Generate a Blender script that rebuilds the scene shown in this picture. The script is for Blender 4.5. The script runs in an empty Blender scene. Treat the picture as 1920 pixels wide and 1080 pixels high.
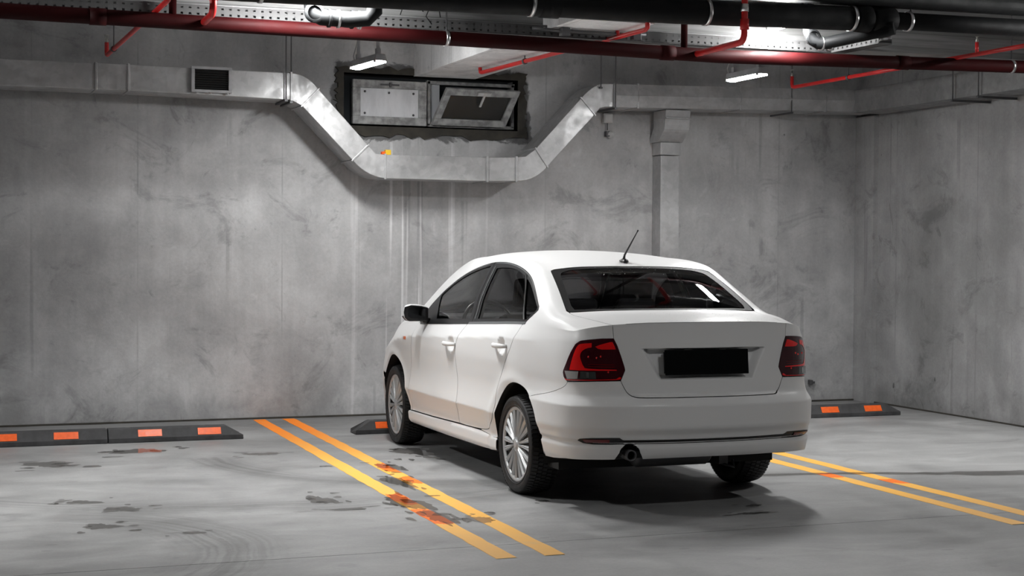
import bpy, bmesh, math, random
import numpy as np
from mathutils import Vector, Matrix
from mathutils.geometry import delaunay_2d_cdt
PI=math.pi
random.seed(7)
sc=bpy.context.scene
COL=sc.collection
# ------------------------------------------------------------------ camera
cd=bpy.data.cameras.new('camera'); cam=bpy.data.objects.new('camera',cd); COL.objects.link(cam)
cd.sensor_width=36.0; cd.lens=2917.9/1920*36; cd.clip_start=.05; cd.clip_end=200
_r=Vector((.9359269,-.3521294,.0067619)); _u=Vector((.0018882,.0242158,.9997050)); _f=Vector((.3521893,.9356380,-.0233291))
m=Matrix((( _r.x,_u.x,-_f.x,0),(_r.y,_u.y,-_f.y,0),(_r.z,_u.z,-_f.z,1.4521),(0,0,0,1)))
cam.matrix_world=m
sc.camera=cam
# ------------------------------------------------------------------ world, exposure
w=bpy.data.worlds.new('world'); sc.world=w; w.use_nodes=True
w.node_tree.nodes['Background'].inputs[0].default_value=(.5,.52,.55,1); w.node_tree.nodes['Background'].inputs[1].default_value=.02
sc.view_settings.view_transform='Standard'; sc.view_settings.look='None'; sc.view_settings.gamma=1.0
sc.view_settings.use_curve_mapping=False
sc.view_settings.exposure=0.15
# luminaires: x, y, z of the diffuser, heading (deg) and diffuser strength; the builder further down makes them
LAMPS=[(3.19,11.66,2.888,6.6,290,'dusty fluorescent batten lamp hanging in front of the left hopper window'),
       (6.26,11.24,2.888,1,200,'dusty fluorescent batten lamp hanging above the right-hand run of duct'),
       (5.80,9.775,3.10,0,400,'fluorescent batten lamp above the car, hidden behind the thick black pipe'),
       (2.30,9.60,3.105,90,540,'fluorescent batten lamp high over the yellow lines, above the picture'),
       (-1.0,9.80,3.16,0,680,'fluorescent batten lamp outside the picture on the left'),
       (8.25,8.9,3.16,0,330,'fluorescent batten lamp outside the picture over the right-hand bay'),
       (4.4,4.6,3.16,90,200,'added unseen batten lamp over the driving aisle, brightening the rear of the car')]  # last one: extra lamp out of view, added to lift the car's rear face
# ------------------------------------------------------------------ materials
class NT:
    def __init__(s,name):
        s.m=bpy.data.materials.new(name); s.m.use_nodes=True; s.t=s.m.node_tree; s.b=s.t.nodes['Principled BSDF']; s.o=s.t.nodes['Material Output']
    def n(s,typ,ins=None,**kw):
        x=s.t.nodes.new(typ)
        for k,v in kw.items(): setattr(x,k,v)
        for k,v in (ins or {}).items(): s.put(x,k,v)
        return x
    def put(s,x,k,v):
        i=x.inputs[k]
        if isinstance(v,bpy.types.NodeSocket): s.t.links.new(v,i)
        elif isinstance(v,bpy.types.Node): s.t.links.new(v.outputs[0],i)
        elif isinstance(v,(int,float)) and i.type in('RGBA',): i.default_value=(v,v,v,1)
        elif isinstance(v,tuple) and i.type=='RGBA' and len(v)==3: i.default_value=v+(1,)
        else: i.default_value=v
    def set(s,**kw):
        for k,v in kw.items(): s.put(s.b,k.replace('_',' '),v)
        return s
    def mul(s,a,b,op='MULTIPLY',clamp=False):
        x=s.n('ShaderNodeMath',{0:a,1:b},operation=op); x.use_clamp=clamp; return x.outputs[0]
    def pos(s):
        if not hasattr(s,'_p'): s._p=s.n('ShaderNodeNewGeometry').outputs['Position']
        return s._p
    def scl(s,v,sc_,off=(0,0,0)):
        return s.n('ShaderNodeMapping',{'Vector':v,'Scale':sc_,'Location':off}).outputs[0]
    def noise(s,v,scale,detail=4,rough=.55,dist=0):
        return s.n('ShaderNodeTexNoise',{'Vector':v,'Scale':scale,'Detail':detail,'Roughness':rough,'Distortion':dist}).outputs[0]
    def rng(s,v,a,b,c=0.,d=1.,smooth=True):
        x=s.n('ShaderNodeMapRange',{'Value':v,'From Min':a,'From Max':b,'To Min':c,'To Max':d}); x.interpolation_type='SMOOTHSTEP' if smooth else 'LINEAR'; return x.outputs[0]
    def mix(s,f,a,b,mode='MIX'):
        x=s.n('ShaderNodeMixRGB',{0:f,1:a,2:b},blend_type=mode); return x.outputs[0]
    def sep(s,v): return s.n('ShaderNodeSeparateXYZ',{0:v}).outputs
    def bump(s,h,strength=.3,dist=.01):
        s.put(s.b,'Normal',s.n('ShaderNodeBump',{'Height':h,'Strength':strength,'Distance':dist}).outputs[0]); return s
def plain(name,col,rough=.5,metal=0.,coat=0.,spec=None,vary=.0,vscale=8.):
    t=NT(name)
    if vary:
        n=t.noise(t.n('ShaderNodeTexCoord').outputs['Object'],vscale,5)
        c=t.mix(t.rng(n,.3,.7),tuple(c*(1-vary) for c in col),tuple(min(1,c*(1+vary)) for c in col)); t.put(t.b,'Base Color',c)
        t.put(t.b,'Roughness',t.rng(n,.3,.7,rough*.85,min(1,rough*1.15)))
    else: t.set(Base_Color=tuple(col),Roughness=rough)
    t.set(Metallic=metal)
    if coat: t.set(Coat_Weight=coat,Coat_Roughness=.06)
    if spec is not None: t.set(Specular_IOR_Level=spec)
    return t.m
def concrete_wall(name,base=.30,drips=False,axis='x',dark=1.0):
    t=NT(name); p=t.pos(); X,Y,Z=t.sep(p)
    if axis=='y': X=Y
    n1=t.noise(t.scl(p,(.55,.55,.8)),1.0,6,.6,.4)
    n2=t.noise(t.scl(p,(2.2,2.2,1.8),(3,1,5)),1.0,7,.62,.3)
    st=t.noise(t.scl(p,(5.5,5.5,.28),(1,2,3)),1.0,5,.6)
    st2=t.noise(t.scl(p,(1.3,1.3,.12),(7,2,3)),1.0,3,.5)
    fine=t.noise(p,45,3,.6)
    v=t.mul(t.mul(t.rng(n1,.28,.72,.84,1.16),t.rng(n2,.28,.72,.84,1.14)),t.mul(t.rng(st,.28,.72,.93,1.06),t.rng(st2,.3,.7,.90,1.08)))
    v=t.mul(v,t.rng(fine,.3,.7,.96,1.04))
    # dark blotches and grime
    bl=t.noise(t.scl(p,(1.6,1.6,1.9),(11,4,9)),1.0,8,.7,.8)
    v=t.mul(v,t.rng(bl,.54,.66,1.,.74)); bl2=t.noise(t.scl(p,(3.4,3.4,3.0),(21,14,19)),1.0,9,.72,1.0); v=t.mul(v,t.rng(bl2,.58,.70,1.,.72)); v=t.mul(v,t.rng(bl2,.42,.30,1.,1.14)); run=t.noise(t.scl(p,(9,9,.16),(4,4,1)),1.0,3,.5,.1); v=t.mul(v,t.mul(t.mul(t.rng(run,.60,.70,0,.22),t.rng(n2,.45,.6)),1.0,'SUBTRACT') if False else t.rng(t.mul(t.rng(run,.60,.68),t.rng(n2,.42,.58)),0,1,1,.80))
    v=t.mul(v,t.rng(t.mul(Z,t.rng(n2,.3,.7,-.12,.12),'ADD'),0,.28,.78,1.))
    # small pits
    vo=t.n('ShaderNodeTexVoronoi',{'Vector':p,'Scale':4.2,'Randomness':1.}); sz=t.sep(vo.outputs['Color'])
    pit=t.mul(t.rng(t.mul(vo.outputs['Distance'],t.mul(sz[0],.05),'SUBTRACT'),-.005,.012,1,0),t.rng(n2,.45,.6),)
    vo2=t.n('ShaderNodeTexVoronoi',{'Vector':t.scl(p,(1,1,.55)),'Scale':9.,'Randomness':1.}); s2=t.sep(vo2.outputs['Color'])
    pit2=t.mul(t.rng(t.mul(vo2.outputs['Distance'],t.mul(s2[1],.16),'SUBTRACT'),-.02,.02,1,0),t.mul(t.rng(bl,.50,.60),t.rng(Z,.9,.1)))
    pits=t.mul(pit,pit2,'MAXIMUM')
    v=t.mul(v,t.rng(pits,0,1,1,.45))
    # formwork joints
    fx=t.mul(t.mul(X,.18,'ADD'),1.22,'MODULO'); fx=t.mul(t.mul(fx,.61,'SUBTRACT'),0,'ADD'); fx=t.n('ShaderNodeMath',{0:fx},operation='ABSOLUTE').outputs[0]
    jn=t.mul(t.rng(fx,.0,.012,1,0),t.rng(n2,.4,.62,.15,.8)); v=t.mul(v,t.rng(jn,0,1,1,.72))
    if drips:
        dn=t.noise(t.scl(p,(13,.01,.22),(2,0,1)),1.0,2,.5,.15)
        dm=t.mul(t.mul(t.rng(X,3.35,3.75),t.rng(X,4.95,4.3)),t.rng(t.mul(Z,t.mul(st2,1.6),'SUBTRACT'),1.5,1.15,1,1)); 
        dd=t.mul(t.rng(dn,.56,.64),t.mul(dm,t.rng(Z,2.6,2.2)))
        v=t.mul(v,t.mul(dd,.55),'ADD'); v=t.mul(v,t.mul(t.rng(dn,.50,.40,0,1),dm,),'MAXIMUM') if False else v
        # rough mortar patched round the window opening
        def box(a,b,c,d,e):
            wx=t.mul(X,t.rng(n2,.3,.7,-e,e,False),'ADD'); wz=t.mul(Z,t.rng(bl,.3,.7,-e,e,False),'ADD')
            return t.mul(t.mul(t.rng(wx,a-.02,a+.02),t.rng(wx,b+.02,b-.02)),t.mul(t.rng(wz,c-.02,c+.02),t.rng(wz,d+.02,d-.02)))
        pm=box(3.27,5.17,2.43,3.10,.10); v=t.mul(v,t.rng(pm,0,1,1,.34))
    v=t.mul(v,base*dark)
    c=t.n('ShaderNodeCombineColor',{0:v,1:v,2:t.mul(v,1.01)}).outputs[0]
    t.set(Base_Color=c,Roughness=.82,Specular_IOR_Level=.3)
    h=t.mul(t.mul(n2,.6),t.mul(fine,.25),'ADD'); h=t.mul(h,t.mul(pits,-.6),'ADD')
    t.bump(h,.35,.012); return t.m
def concrete_floor():
    t=NT('floor_concrete'); p=t.pos(); X,Y,Z=t.sep(p)
    n1=t.noise(t.scl(p,(.5,.5,.5)),1.0,6,.6,.8); n2=t.noise(p,2.6,7,.62,.5); n3=t.noise(t.scl(p,(.8,2.2,1),(5,5,0)),1.0,8,.68,1.2); f=t.noise(p,60,3,.6)
    v=t.mul(t.mul(t.rng(n1,.28,.72,.76,1.20),t.rng(n2,.3,.7,.92,1.08)),t.mul(t.rng(n3,.35,.7,.88,1.1),t.rng(f,.3,.7,.96,1.04)))
    # sweeping tyre scuffs
    def arc(cx,cy,r,wd,amt,a0,a1):
        dx=t.mul(X,cx,'SUBTRACT'); dy=t.mul(Y,cy,'SUBTRACT')
        d=t.mul(t.mul(t.mul(dx,dx),t.mul(dy,dy),'ADD'),.5,'POWER'); d=t.mul(d,t.rng(n1,.2,.8,-.08,.08,False),'ADD')
        e=t.n('ShaderNodeMath',{0:t.mul(d,r,'SUBTRACT')},operation='ABSOLUTE').outputs[0]
        an=t.mul(dy,dx,'ARCTAN2'); g=t.mul(t.rng(an,a0,a0+.3),t.rng(an,a1,a1-.3))
        st=t.rng(t.noise(t.n('ShaderNodeCombineXYZ',{0:t.mul(d,26),1:an}).outputs[0],1.0,3),.35,.65,.2,1.)
        return t.mul(t.mul(t.rng(e,wd,0,0,amt),g),st)
    sc1=arc(3.6,10.9,1.75,.24,.42,-3.3,-1.5); sc2=arc(.2,7.6,1.2,.4,.38,-1.2,1.3); sc3=arc(7.2,5.2,1.9,.3,.32,.6,2.6); sc4=arc(2.3,12.1,3.4,.3,.34,-2.6,-1.0)
    for q in (sc1,sc2,sc3,sc4): v=t.mul(v,t.mul(1.0,q,'SUBTRACT'))
    bl=t.noise(t.scl(p,(1.1,2.6,1),(2,9,0)),1.0,6,.6,.6); v=t.mul(v,t.rng(bl,.60,.72,1,.80))
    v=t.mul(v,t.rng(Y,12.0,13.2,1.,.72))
    # hairline crack / small chips
    vo=t.n('ShaderNodeTexVoronoi',{'Vector':t.scl(p,(1,2.0,1)),'Scale':3.4}); ss=t.sep(vo.outputs['Color'])
    v=t.mul(v,t.rng(t.mul(vo.outputs['Distance'],t.mul(ss[0],.12),'SUBTRACT'),-.02,.02,.82,1.))
    v=t.mul(v,.30); c=t.n('ShaderNodeCombineColor',{0:v,1:v,2:v}).outputs[0]
    t.set(Base_Color=c,Roughness=t.rng(n2,.3,.7,.42,.62),Specular_IOR_Level=.35)
    t.bump(t.mul(f,t.mul(n3,.6),'ADD'),.15,.004); return t.m
def boards(name):
    t=NT(name); p=t.pos(); X,Y,Z=t.sep(p)
    b=t.mul(Z,.105,'DIVIDE'); fr=t.mul(b,1.0,'FRACT'); idn=t.n('ShaderNodeMath',{0:b},operation='FLOOR').outputs[0]
    g=t.noise(t.n('ShaderNodeCombineXYZ',{0:t.mul(X,1.2),1:t.mul(Y,1.2),2:t.mul(Z,30)}).outputs[0],1.0,6,.6,.6)
    tone=t.n('ShaderNodeTexWhiteNoise',{'Vector':t.n('ShaderNodeCombineXYZ',{0:idn}).outputs[0]}).outputs[0]
    v=t.mul(t.rng(g,.3,.7,.75,1.2),t.rng(tone,0,1,.8,1.15)); e=t.rng(fr,.0,.07,.5,1.); v=t.mul(v,e); v=t.mul(v,.22)
    c=t.n('ShaderNodeCombineColor',{0:v,1:v,2:v}).outputs[0]; t.set(Base_Color=c,Roughness=.85); t.bump(t.mul(g,e),.4,.008); return t.m
def galv(name,base=.50,rough=.46):
    t=NT(name); p=t.pos()
    vo=t.n('ShaderNodeTexVoronoi',{'Vector':p,'Scale':26.}); n=t.noise(p,3.2,6,.6,.5); n2=t.noise(t.scl(p,(1,1,1)),14,4,.6)
    v=t.mul(t.rng(n,.3,.7,.82,1.1),t.rng(t.sep(vo.outputs['Color'])[0],0,1,.94,1.05)); v=t.mul(v,base)
    c=t.n('ShaderNodeCombineColor',{0:v,1:v,2:t.mul(v,1.01)}).outputs[0]
    t.set(Base_Color=c,Metallic=.6,Roughness=t.rng(n2,.3,.7,rough*.8,rough*1.25)); t.bump(n,.12,.02); return t.m
def emis(name,col,st):
    t=NT(name); t.set(Base_Color=(.9,.9,.9),Emission_Color=col,Emission_Strength=st); return t.m
def glassy(name,tint=.55,gl=.07,rough=.0,col=None):
    """thin pane: tinted transparency plus a mirror reflection growing at grazing angles"""
    t=NT(name); t.t.nodes.remove(t.b)
    tr=t.n('ShaderNodeBsdfTransparent',{0:col or (tint,tint,tint)}); g=t.n('ShaderNodeBsdfGlossy',{'Color':(.95,.95,.95),'Roughness':rough})
    fr=t.n('ShaderNodeFresnel',{'IOR':1.36}); f=t.mul(fr.outputs[0],gl,'ADD',True)
    mx=t.n('ShaderNodeMixShader',{0:f,1:tr,2:g}); t.t.links.new(mx.outputs[0],t.o.inputs[0]); return t.m
M=dict(
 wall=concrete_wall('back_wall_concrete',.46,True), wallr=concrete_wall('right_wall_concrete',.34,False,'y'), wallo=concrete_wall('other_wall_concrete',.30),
 beam=concrete_wall('beam_concrete',.74), floor=concrete_floor(), board=boards('board_marked_concrete'),
 galv=galv('galvanised_sheet'), galvd=galv('dull_galvanised_sheet',.30,.6), traym=plain('zinc_tray_sheet',(.09,.09,.091),.75,.0,vary=.1),
 black_pipe=plain('black_plastic_pipe',(.004,.0045,.005),.65,vary=.25,spec=.2), main_pipe=plain('shaded_red_steel',(.022,.0006,.001),.65,vary=.15,vscale=5,spec=.12), red_pipe=plain('red_painted_steel',(.52,.012,.012),.38,vary=.18,vscale=5),  # main_pipe: shade put into the red, keeping its lamp-lit front nearly black
 steel=plain('bright_steel',(.6,.6,.6),.3,1.), dsteel=plain('dull_steel_rod',(.12,.12,.125),.5,.6), brass=plain('sprinkler_metal',(.55,.55,.5),.3,1.),
 housing=plain('lamp_housing_grey',(.40,.40,.41),.5,vary=.15), rubber=plain('black_rubber',(.022,.022,.023),.72,vary=.3,vscale=30), stoprub=plain('dusty_stop_rubber',(.050,.050,.052),.75,vary=.35,vscale=14),
 orange=plain('orange_reflector',(.95,.13,.012),.35,vary=.08,vscale=40), tyre=plain('tyre_rubber',(.016,.016,.017),.6,vary=.3,vscale=25),
 cap=plain('silver_painted_plastic',(.52,.53,.54),.35,.35), capd=plain('dark_wheel_back',(.02,.02,.02),.6),
 paint=None, trim=plain('black_trim',(.012,.012,.013),.32), gtrim=plain('grey_window_strip',(.16,.165,.17),.35,.3), chrome=plain('chrome',(.75,.75,.76),.12,1.),
 interior=plain('interior_dark',(.020,.020,.022),.85), headl=plain('headliner_grey',(.13,.13,.13),.95), seat=plain('seat_cloth',(.028,.028,.030),.9,vary=.2,vscale=30), cavity=plain('panel_gap_black',(.008,.008,.008),.8),
 plate=plain('blank_black_plate',(.0025,.003,.0033),.8,spec=.08), win=plain('dirty_window_frame',(.32,.32,.32),.6,vary=.4,vscale=14), pane=None,
 lampdark=plain('dark_lamp_lens',(.040,.0025,.006),.08,coat=1.), lampred=plain('red_lamp_lens',(.85,.012,.012),.12,coat=1.), lampclr=plain('clear_lamp_lens',(.36,.36,.36),.15,coat=.6), lampsil=plain('silver_lamp_reflector',(.6,.6,.6),.15,.9), lampgry=plain('smoked_lamp_lens',(.05,.055,.055),.1,coat=1.),
 deepred=plain('deep_red_lens',(.16,.006,.008),.2,coat=.5), amber=plain('amber_lens',(.85,.16,.03),.2,coat=.6), box=plain('pale_plastic',(.5,.5,.5),.5,vary=.15),
 glass=glassy('car_window_glass',.93,.0), rglass=glassy('rear_window_glass',.93,.0), mirror=plain('mirror_glass',(.55,.56,.57),.04,1.), wet=None,
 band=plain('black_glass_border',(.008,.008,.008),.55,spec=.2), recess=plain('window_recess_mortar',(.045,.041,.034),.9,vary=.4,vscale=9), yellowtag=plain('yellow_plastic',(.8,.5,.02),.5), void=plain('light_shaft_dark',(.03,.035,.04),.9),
)
def paintmat():
    t=NT('white_car_paint'); p=t.pos(); n=t.noise(p,9,4); d=t.noise(t.scl(p,(3,3,1.2)),1.,6,.65)
    t.set(Base_Color=(.79,.79,.79),Roughness=.3,Coat_Weight=.2,Coat_Roughness=.05,Specular_IOR_Level=.2); return t.m
M['paint']=paintmat()
def lineM():
    t=NT('yellow_line_paint'); p=t.pos(); X,Y,Z=t.sep(p)
    n=t.noise(p,7,6,.65,.4); n2=t.noise(t.scl(p,(3,30,1)),1.,4,.6); far=t.rng(Y,10.2,12.8)
    a=t.mix(far,(.95,.50,.085),(.98,.25,.012)); a=t.mix(t.rng(Y,8.2,6.9,0,.45),a,(.70,.44,.21))
    a=t.mix(t.rng(n,.5,.78,0,.35),a,(.62,.46,.26))
    # where the paint is soaked it turns deep orange (ragged patches of their own)
    nn=t.noise(t.scl(p,(14,5,1)),1.,5,.6); wm=None
    for x0,y0,hx,hy in ((2.90,10.0,.08,.22),(2.90,9.42,.08,.16),(2.62,8.72,.08,.24),(2.60,8.08,.08,.26),(5.55,8.78,.1,.10),(5.80,8.42,.12,.10)):
        dx=t.mul(t.mul(X,x0,'SUBTRACT'),1/hx); dy=t.mul(t.mul(Y,y0,'SUBTRACT'),1/hy); d=t.mul(t.mul(t.mul(dx,dx),t.mul(dy,dy),'ADD'),t.mul(nn,1.6,'ADD') if False else t.rng(nn,.3,.7,-.7,.7,False),'ADD'); q=t.rng(d,1.05,.95); wm=q if wm is None else t.mul(wm,q,'MAXIMUM')
    a=t.mix(wm,a,(.98,.20,.008)); t.set(Base_Color=a,Roughness=.6,Specular_IOR_Level=.3); t.bump(n2,.15,.003); return t.m
M['line']=lineM()
def wetM():
    t=NT('wet_film'); t.t.nodes.remove(t.b)
    tr=t.n('ShaderNodeBsdfTransparent',{0:(.66,.65,.64)}); g=t.n('ShaderNodeBsdfGlossy',{'Color':(1,1,1),'Roughness':.08}); fr=t.n('ShaderNodeFresnel',{'IOR':1.33})
    mx=t.n('ShaderNodeMixShader',{0:t.mul(fr.outputs[0],.55),1:tr,2:g}); t.t.links.new(mx.outputs[0],t.o.inputs[0]); return t.m
M['wet']=wetM()
def paneM():
    t=NT('dusty_pane'); p=t.pos(); n=t.noise(t.scl(p,(3,3,1)),2.,5,.6); t.set(Base_Color=t.mix(t.rng(n,.3,.7),(.62,.63,.65),(.82,.83,.86)),Roughness=.35); return t.m
M['pane']=paneM()
# ------------------------------------------------------------------ mesh helpers
class MB:
    def __init__(s): s.v=[]; s.f=[]; s.sm=[]
    def add(s,vs,fs,smooth=False):
        o=len(s.v); s.v+= [tuple(map(float,v)) for v in vs]; s.f+=[tuple(i+o for i in f) for f in fs]; s.sm+=[smooth]*len(fs); return s
    def box(s,a,b,R=None,o=None,bev=0):
        x0,y0,z0=a; x1,y1,z1=b
        vs=[Vector(p) for p in ((x0,y0,z0),(x1,y0,z0),(x1,y1,z0),(x0,y1,z0),(x0,y0,z1),(x1,y0,z1),(x1,y1,z1),(x0,y1,z1))]
        if R is not None: vs=[R@v for v in vs]
        if o is not None: vs=[v+Vector(o) for v in vs]
        return s.add(vs,[(0,3,2,1),(4,5,6,7),(0,1,5,4),(1,2,6,5),(2,3,7,6),(3,0,4,7)])
    def prism(s,poly,axis,lo,hi,smooth=False):
        """poly: 2-D loop in the two remaining axes"""
        n=len(poly)
        def P(a,b,c): return {'y':(a,c,b),'x':(c,a,b),'z':(a,b,c)}[axis]
        vs=[P(a,b,lo) for a,b in poly]+[P(a,b,hi) for a,b in poly]
        s.add(vs,[tuple(range(n))[::-1],tuple(range(n,2*n))]); s.add(vs,[(i,(i+1)%n,n+(i+1)%n,n+i) for i in range(n)],smooth); return s
    def tube(s,pts,r,n=12,cap=True,smooth=True):
        pts=[Vector(p) for p in pts]; rr=r if isinstance(r,(list,tuple)) else [r]*len(pts)
        t0=(pts[1]-pts[0]).normalized(); up=Vector((0,0,1)) if abs(t0.z)<.9 else Vector((0,1,0)); a=t0.cross(up).normalized()
        vs=[]
        for i,p in enumerate(pts):
            t=(pts[min(i+1,len(pts)-1)]-pts[max(i-1,0)]).normalized(); a=(a-t*a.dot(t)).normalized(); b=t.cross(a)
            k=1.0
            if 0<i<len(pts)-1:
                ca=(pts[i]-pts[i-1]).normalized().dot(t); k=1/max(.5,ca)
            for j in range(n):
                an=2*PI*j/n; vs.append(p+(a*math.cos(an)+b*math.sin(an))*rr[i])
        fs=[(i*n+j,i*n+(j+1)%n,(i+1)*n+(j+1)%n,(i+1)*n+j) for i in range(len(pts)-1) for j in range(n)]
        s.add(vs,fs,smooth)
        if cap: s.add(vs[:n],[tuple(range(n))[::-1]]); s.add(vs[-n:],[tuple(range(n))])
        return s
    def lathe(s,prof,axis='x',n=48,o=(0,0,0),smooth=True,close=False):
        vs=[]
        for a,r in prof:
            for j in range(n):
                an=2*PI*j/n; c,d=r*math.cos(an),r*math.sin(an)
                p={'x':(a,c,d),'y':(c,a,d),'z':(c,d,a)}[axis]; vs.append((p[0]+o[0],p[1]+o[1],p[2]+o[2]))
        m=len(prof); fs=[]
        for i in range(m if close else m-1):
            for j in range(n): fs.append((i*n+j,i*n+(j+1)%n,((i+1)%m)*n+(j+1)%n,((i+1)%m)*n+j))
        return s.add(vs,fs,smooth)
    def build(s,name,mat,parent=None,loc=None,bevel=0,auto=None):
        me=bpy.data.meshes.new(name); me.from_pydata(s.v,[],s.f); me.polygons.foreach_set('use_smooth',s.sm); me.update()
        b=bmesh.new(); b.from_mesh(me); bmesh.ops.remove_doubles(b,verts=b.verts,dist=1e-5); bmesh.ops.recalc_face_normals(b,faces=b.faces); b.to_mesh(me); b.free()
        ob=bpy.data.objects.new(name,me); COL.objects.link(ob); me.materials.append(mat)
        if loc is not None: ob.location=loc
        if parent is not None: ob.parent=parent
        if bevel:
            mo=ob.modifiers.new('bevel','BEVEL'); mo.width=bevel; mo.segments=2; mo.limit_method='ANGLE'; mo.angle_limit=.6
        if auto: 
            try: me.set_sharp_from_angle(angle=auto)
            except Exception: pass
        return ob
def tag(o,label,cat,group=None):
    o['label']=label; o['category']=cat
    if group: o['group']=group
    return o
def struct(o): o['kind']='structure'; return o
def empty(name,loc=(0,0,0),rz=0):
    o=bpy.data.objects.new(name,None); o.empty_display_size=.1; COL.objects.link(o); o.location=loc; o.rotation_euler=(0,0,rz); return o
def arc3(c,u,v,r,a0,a1,n):
    c,u,v=Vector(c),Vector(u),Vector(v); return [c+u*(r*math.cos(a0+(a1-a0)*i/n))+v*(r*math.sin(a0+(a1-a0)*i/n)) for i in range(n+1)]

class Spl:
    """cubic interpolating spline, natural or clamped, vector valued"""
    def __init__(s, x, y, d0=None, d1=None):
        x=np.asarray(x,float); y=np.asarray(y,float); s.x=x; s.y=y; n=len(x); h=np.diff(x)
        A=np.zeros((n,n)); B=np.zeros(y.shape)
        for i in range(1,n-1):
            A[i,i-1]=h[i-1]; A[i,i]=2*(h[i-1]+h[i]); A[i,i+1]=h[i]
            B[i]=6*((y[i+1]-y[i])/h[i]-(y[i]-y[i-1])/h[i-1])
        if d0 is None: A[0,0]=1
        else: A[0,0]=2*h[0]; A[0,1]=h[0]; B[0]=6*((y[1]-y[0])/h[0]-d0)
        if d1 is None: A[-1,-1]=1
        else: A[-1,-1]=2*h[-1]; A[-1,-2]=h[-1]; B[-1]=6*(d1-(y[-1]-y[-2])/h[-1])
        s.M=np.linalg.solve(A,B)
    def __call__(s,t):
        t=np.asarray(t,float); i=np.clip(np.searchsorted(s.x,t)-1,0,len(s.x)-2); h=s.x[i+1]-s.x[i]
        a=(s.x[i+1]-t)/h; b=(t-s.x[i])/h
        if s.y.ndim>1: a=a[...,None]; b=b[...,None]; h=h[...,None]
        return a*s.y[i]+b*s.y[i+1]+((a**3-a)*s.M[i]+(b**3-b)*s.M[i+1])*h*h/6
def pch(x,y):
    """monotone cubic (for profiles with steps)"""
    x=np.asarray(x,float); y=np.asarray(y,float); h=np.diff(x); dl=np.diff(y)/h; m=np.zeros(len(x))
    for i in range(1,len(x)-1):
        if dl[i-1]*dl[i]>0: m[i]=2*dl[i-1]*dl[i]/(dl[i-1]+dl[i])
    m[0]=dl[0]; m[-1]=dl[-1]
    def f(t):
        t=np.asarray(t,float); i=np.clip(np.searchsorted(x,t)-1,0,len(x)-2); u=np.clip((t-x[i])/h[i],0,1)
        return (2*u**3-3*u*u+1)*y[i]+(u**3-2*u*u+u)*h[i]*m[i]+(3*u*u-2*u**3)*y[i+1]+(u**3-u*u)*h[i]*m[i+1]
    return f
def sst(a,b,x):
    t=np.clip((x-a)/(b-a),0,1); return t*t*(3-2*t)
BASE=np.array([(0,-1.0),(.2,-.994),(.4,-.968),(.56,-.93),(.69,-.865),(.765,-.785),(.803,-.68),(.819,-.54),(.824,-.32),(.827,0),(.834,.5),(.84,1.0),(.843,1.5),(.84,2.0),(.83,2.4),(.812,2.7),(.78,2.95),(.725,3.12),(.62,3.26),(.45,3.345),(.2,3.39),(0,3.40)])
_c=np.r_[0,np.cumsum(np.hypot(*np.diff(BASE,axis=0).T))]
BS=Spl(_c,BASE,np.array([1.,0]),np.array([-1.,0])); SMAX=_c[-1]
SG=np.linspace(0,SMAX,1600); BP=BS(SG); BT=np.gradient(BP,SG,axis=0); BT/=np.linalg.norm(BT,axis=1)[:,None]
BN=np.stack([BT[:,1],-BT[:,0]],1)   # outward
def s_of_y(y):  # side part
    k=(SG>1.0)&(SG<SMAX-.9); return np.interp(y,BP[k,1],SG[k])
S_C=float(s_of_y(-.715)) if False else float(np.interp(-.72,BP[(SG>.7)&(SG<2),1],SG[(SG>.7)&(SG<2)]))
S_F=float(np.interp(3.05,BP[(SG>3)&(SG<SMAX-.6),1],SG[(SG>3)&(SG<SMAX-.6)]))
# top edge height along s
_zt=[(0,1.064),(.3,1.062),(.5,1.055),(.6,1.049),(.7,1.038),(.8,1.024),(S_C,1.012)]
for y,z in [(-.5,1.018),(-.35,1.03),(-.2,1.038),(.0,1.033),(.4,1.015),(.8,.996),(1.2,.977),(1.64,.957),(2.0,.94),(2.4,.90),(2.8,.83),(3.0,.78)]: _zt.append((float(s_of_y(y)),z))
_zt+= [(SMAX-.5,.72),(SMAX,.70)]
ZTOP=pch(*zip(*_zt))
dr=pch([.20,.27,.305,.34,.380,.388,.404,.412,.44,.485,.54,.598,.612,.64,.655,.665,.75,.92,1.0,1.05,1.07],[.20,.14,.070,.048,.040,.052,.052,.036,.028,.002,.001,.0,.005,.022,.034,.054,.064,.078,.081,.077,.074])
dcn=pch([.20,.26,.29,.34,.380,.388,.404,.412,.44,.485,.54,.598,.612,.66,.72,.755,.85,.95,1.0,1.07],[.14,.07,.040,.026,.02,.030,.030,.020,.014,.002,.001,.0,.007,.034,.042,.040,.042,.055,.070,.09])
dsd=pch([.15,.19,.215,.245,.285,.303,.318,.345,.40,.448,.456,.462,.50,.55,.62,.70,.80,.90,1.1],[.16,.09,.035,.022,.022,.036,.036,.030,.016,.002,.0,.0005,.006,.0125,.0165,.012,.005,.006,.012])
dfr=pch([.15,.22,.30,.5,.7,.8],[.18,.05,.01,.0,.03,.08])
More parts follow.
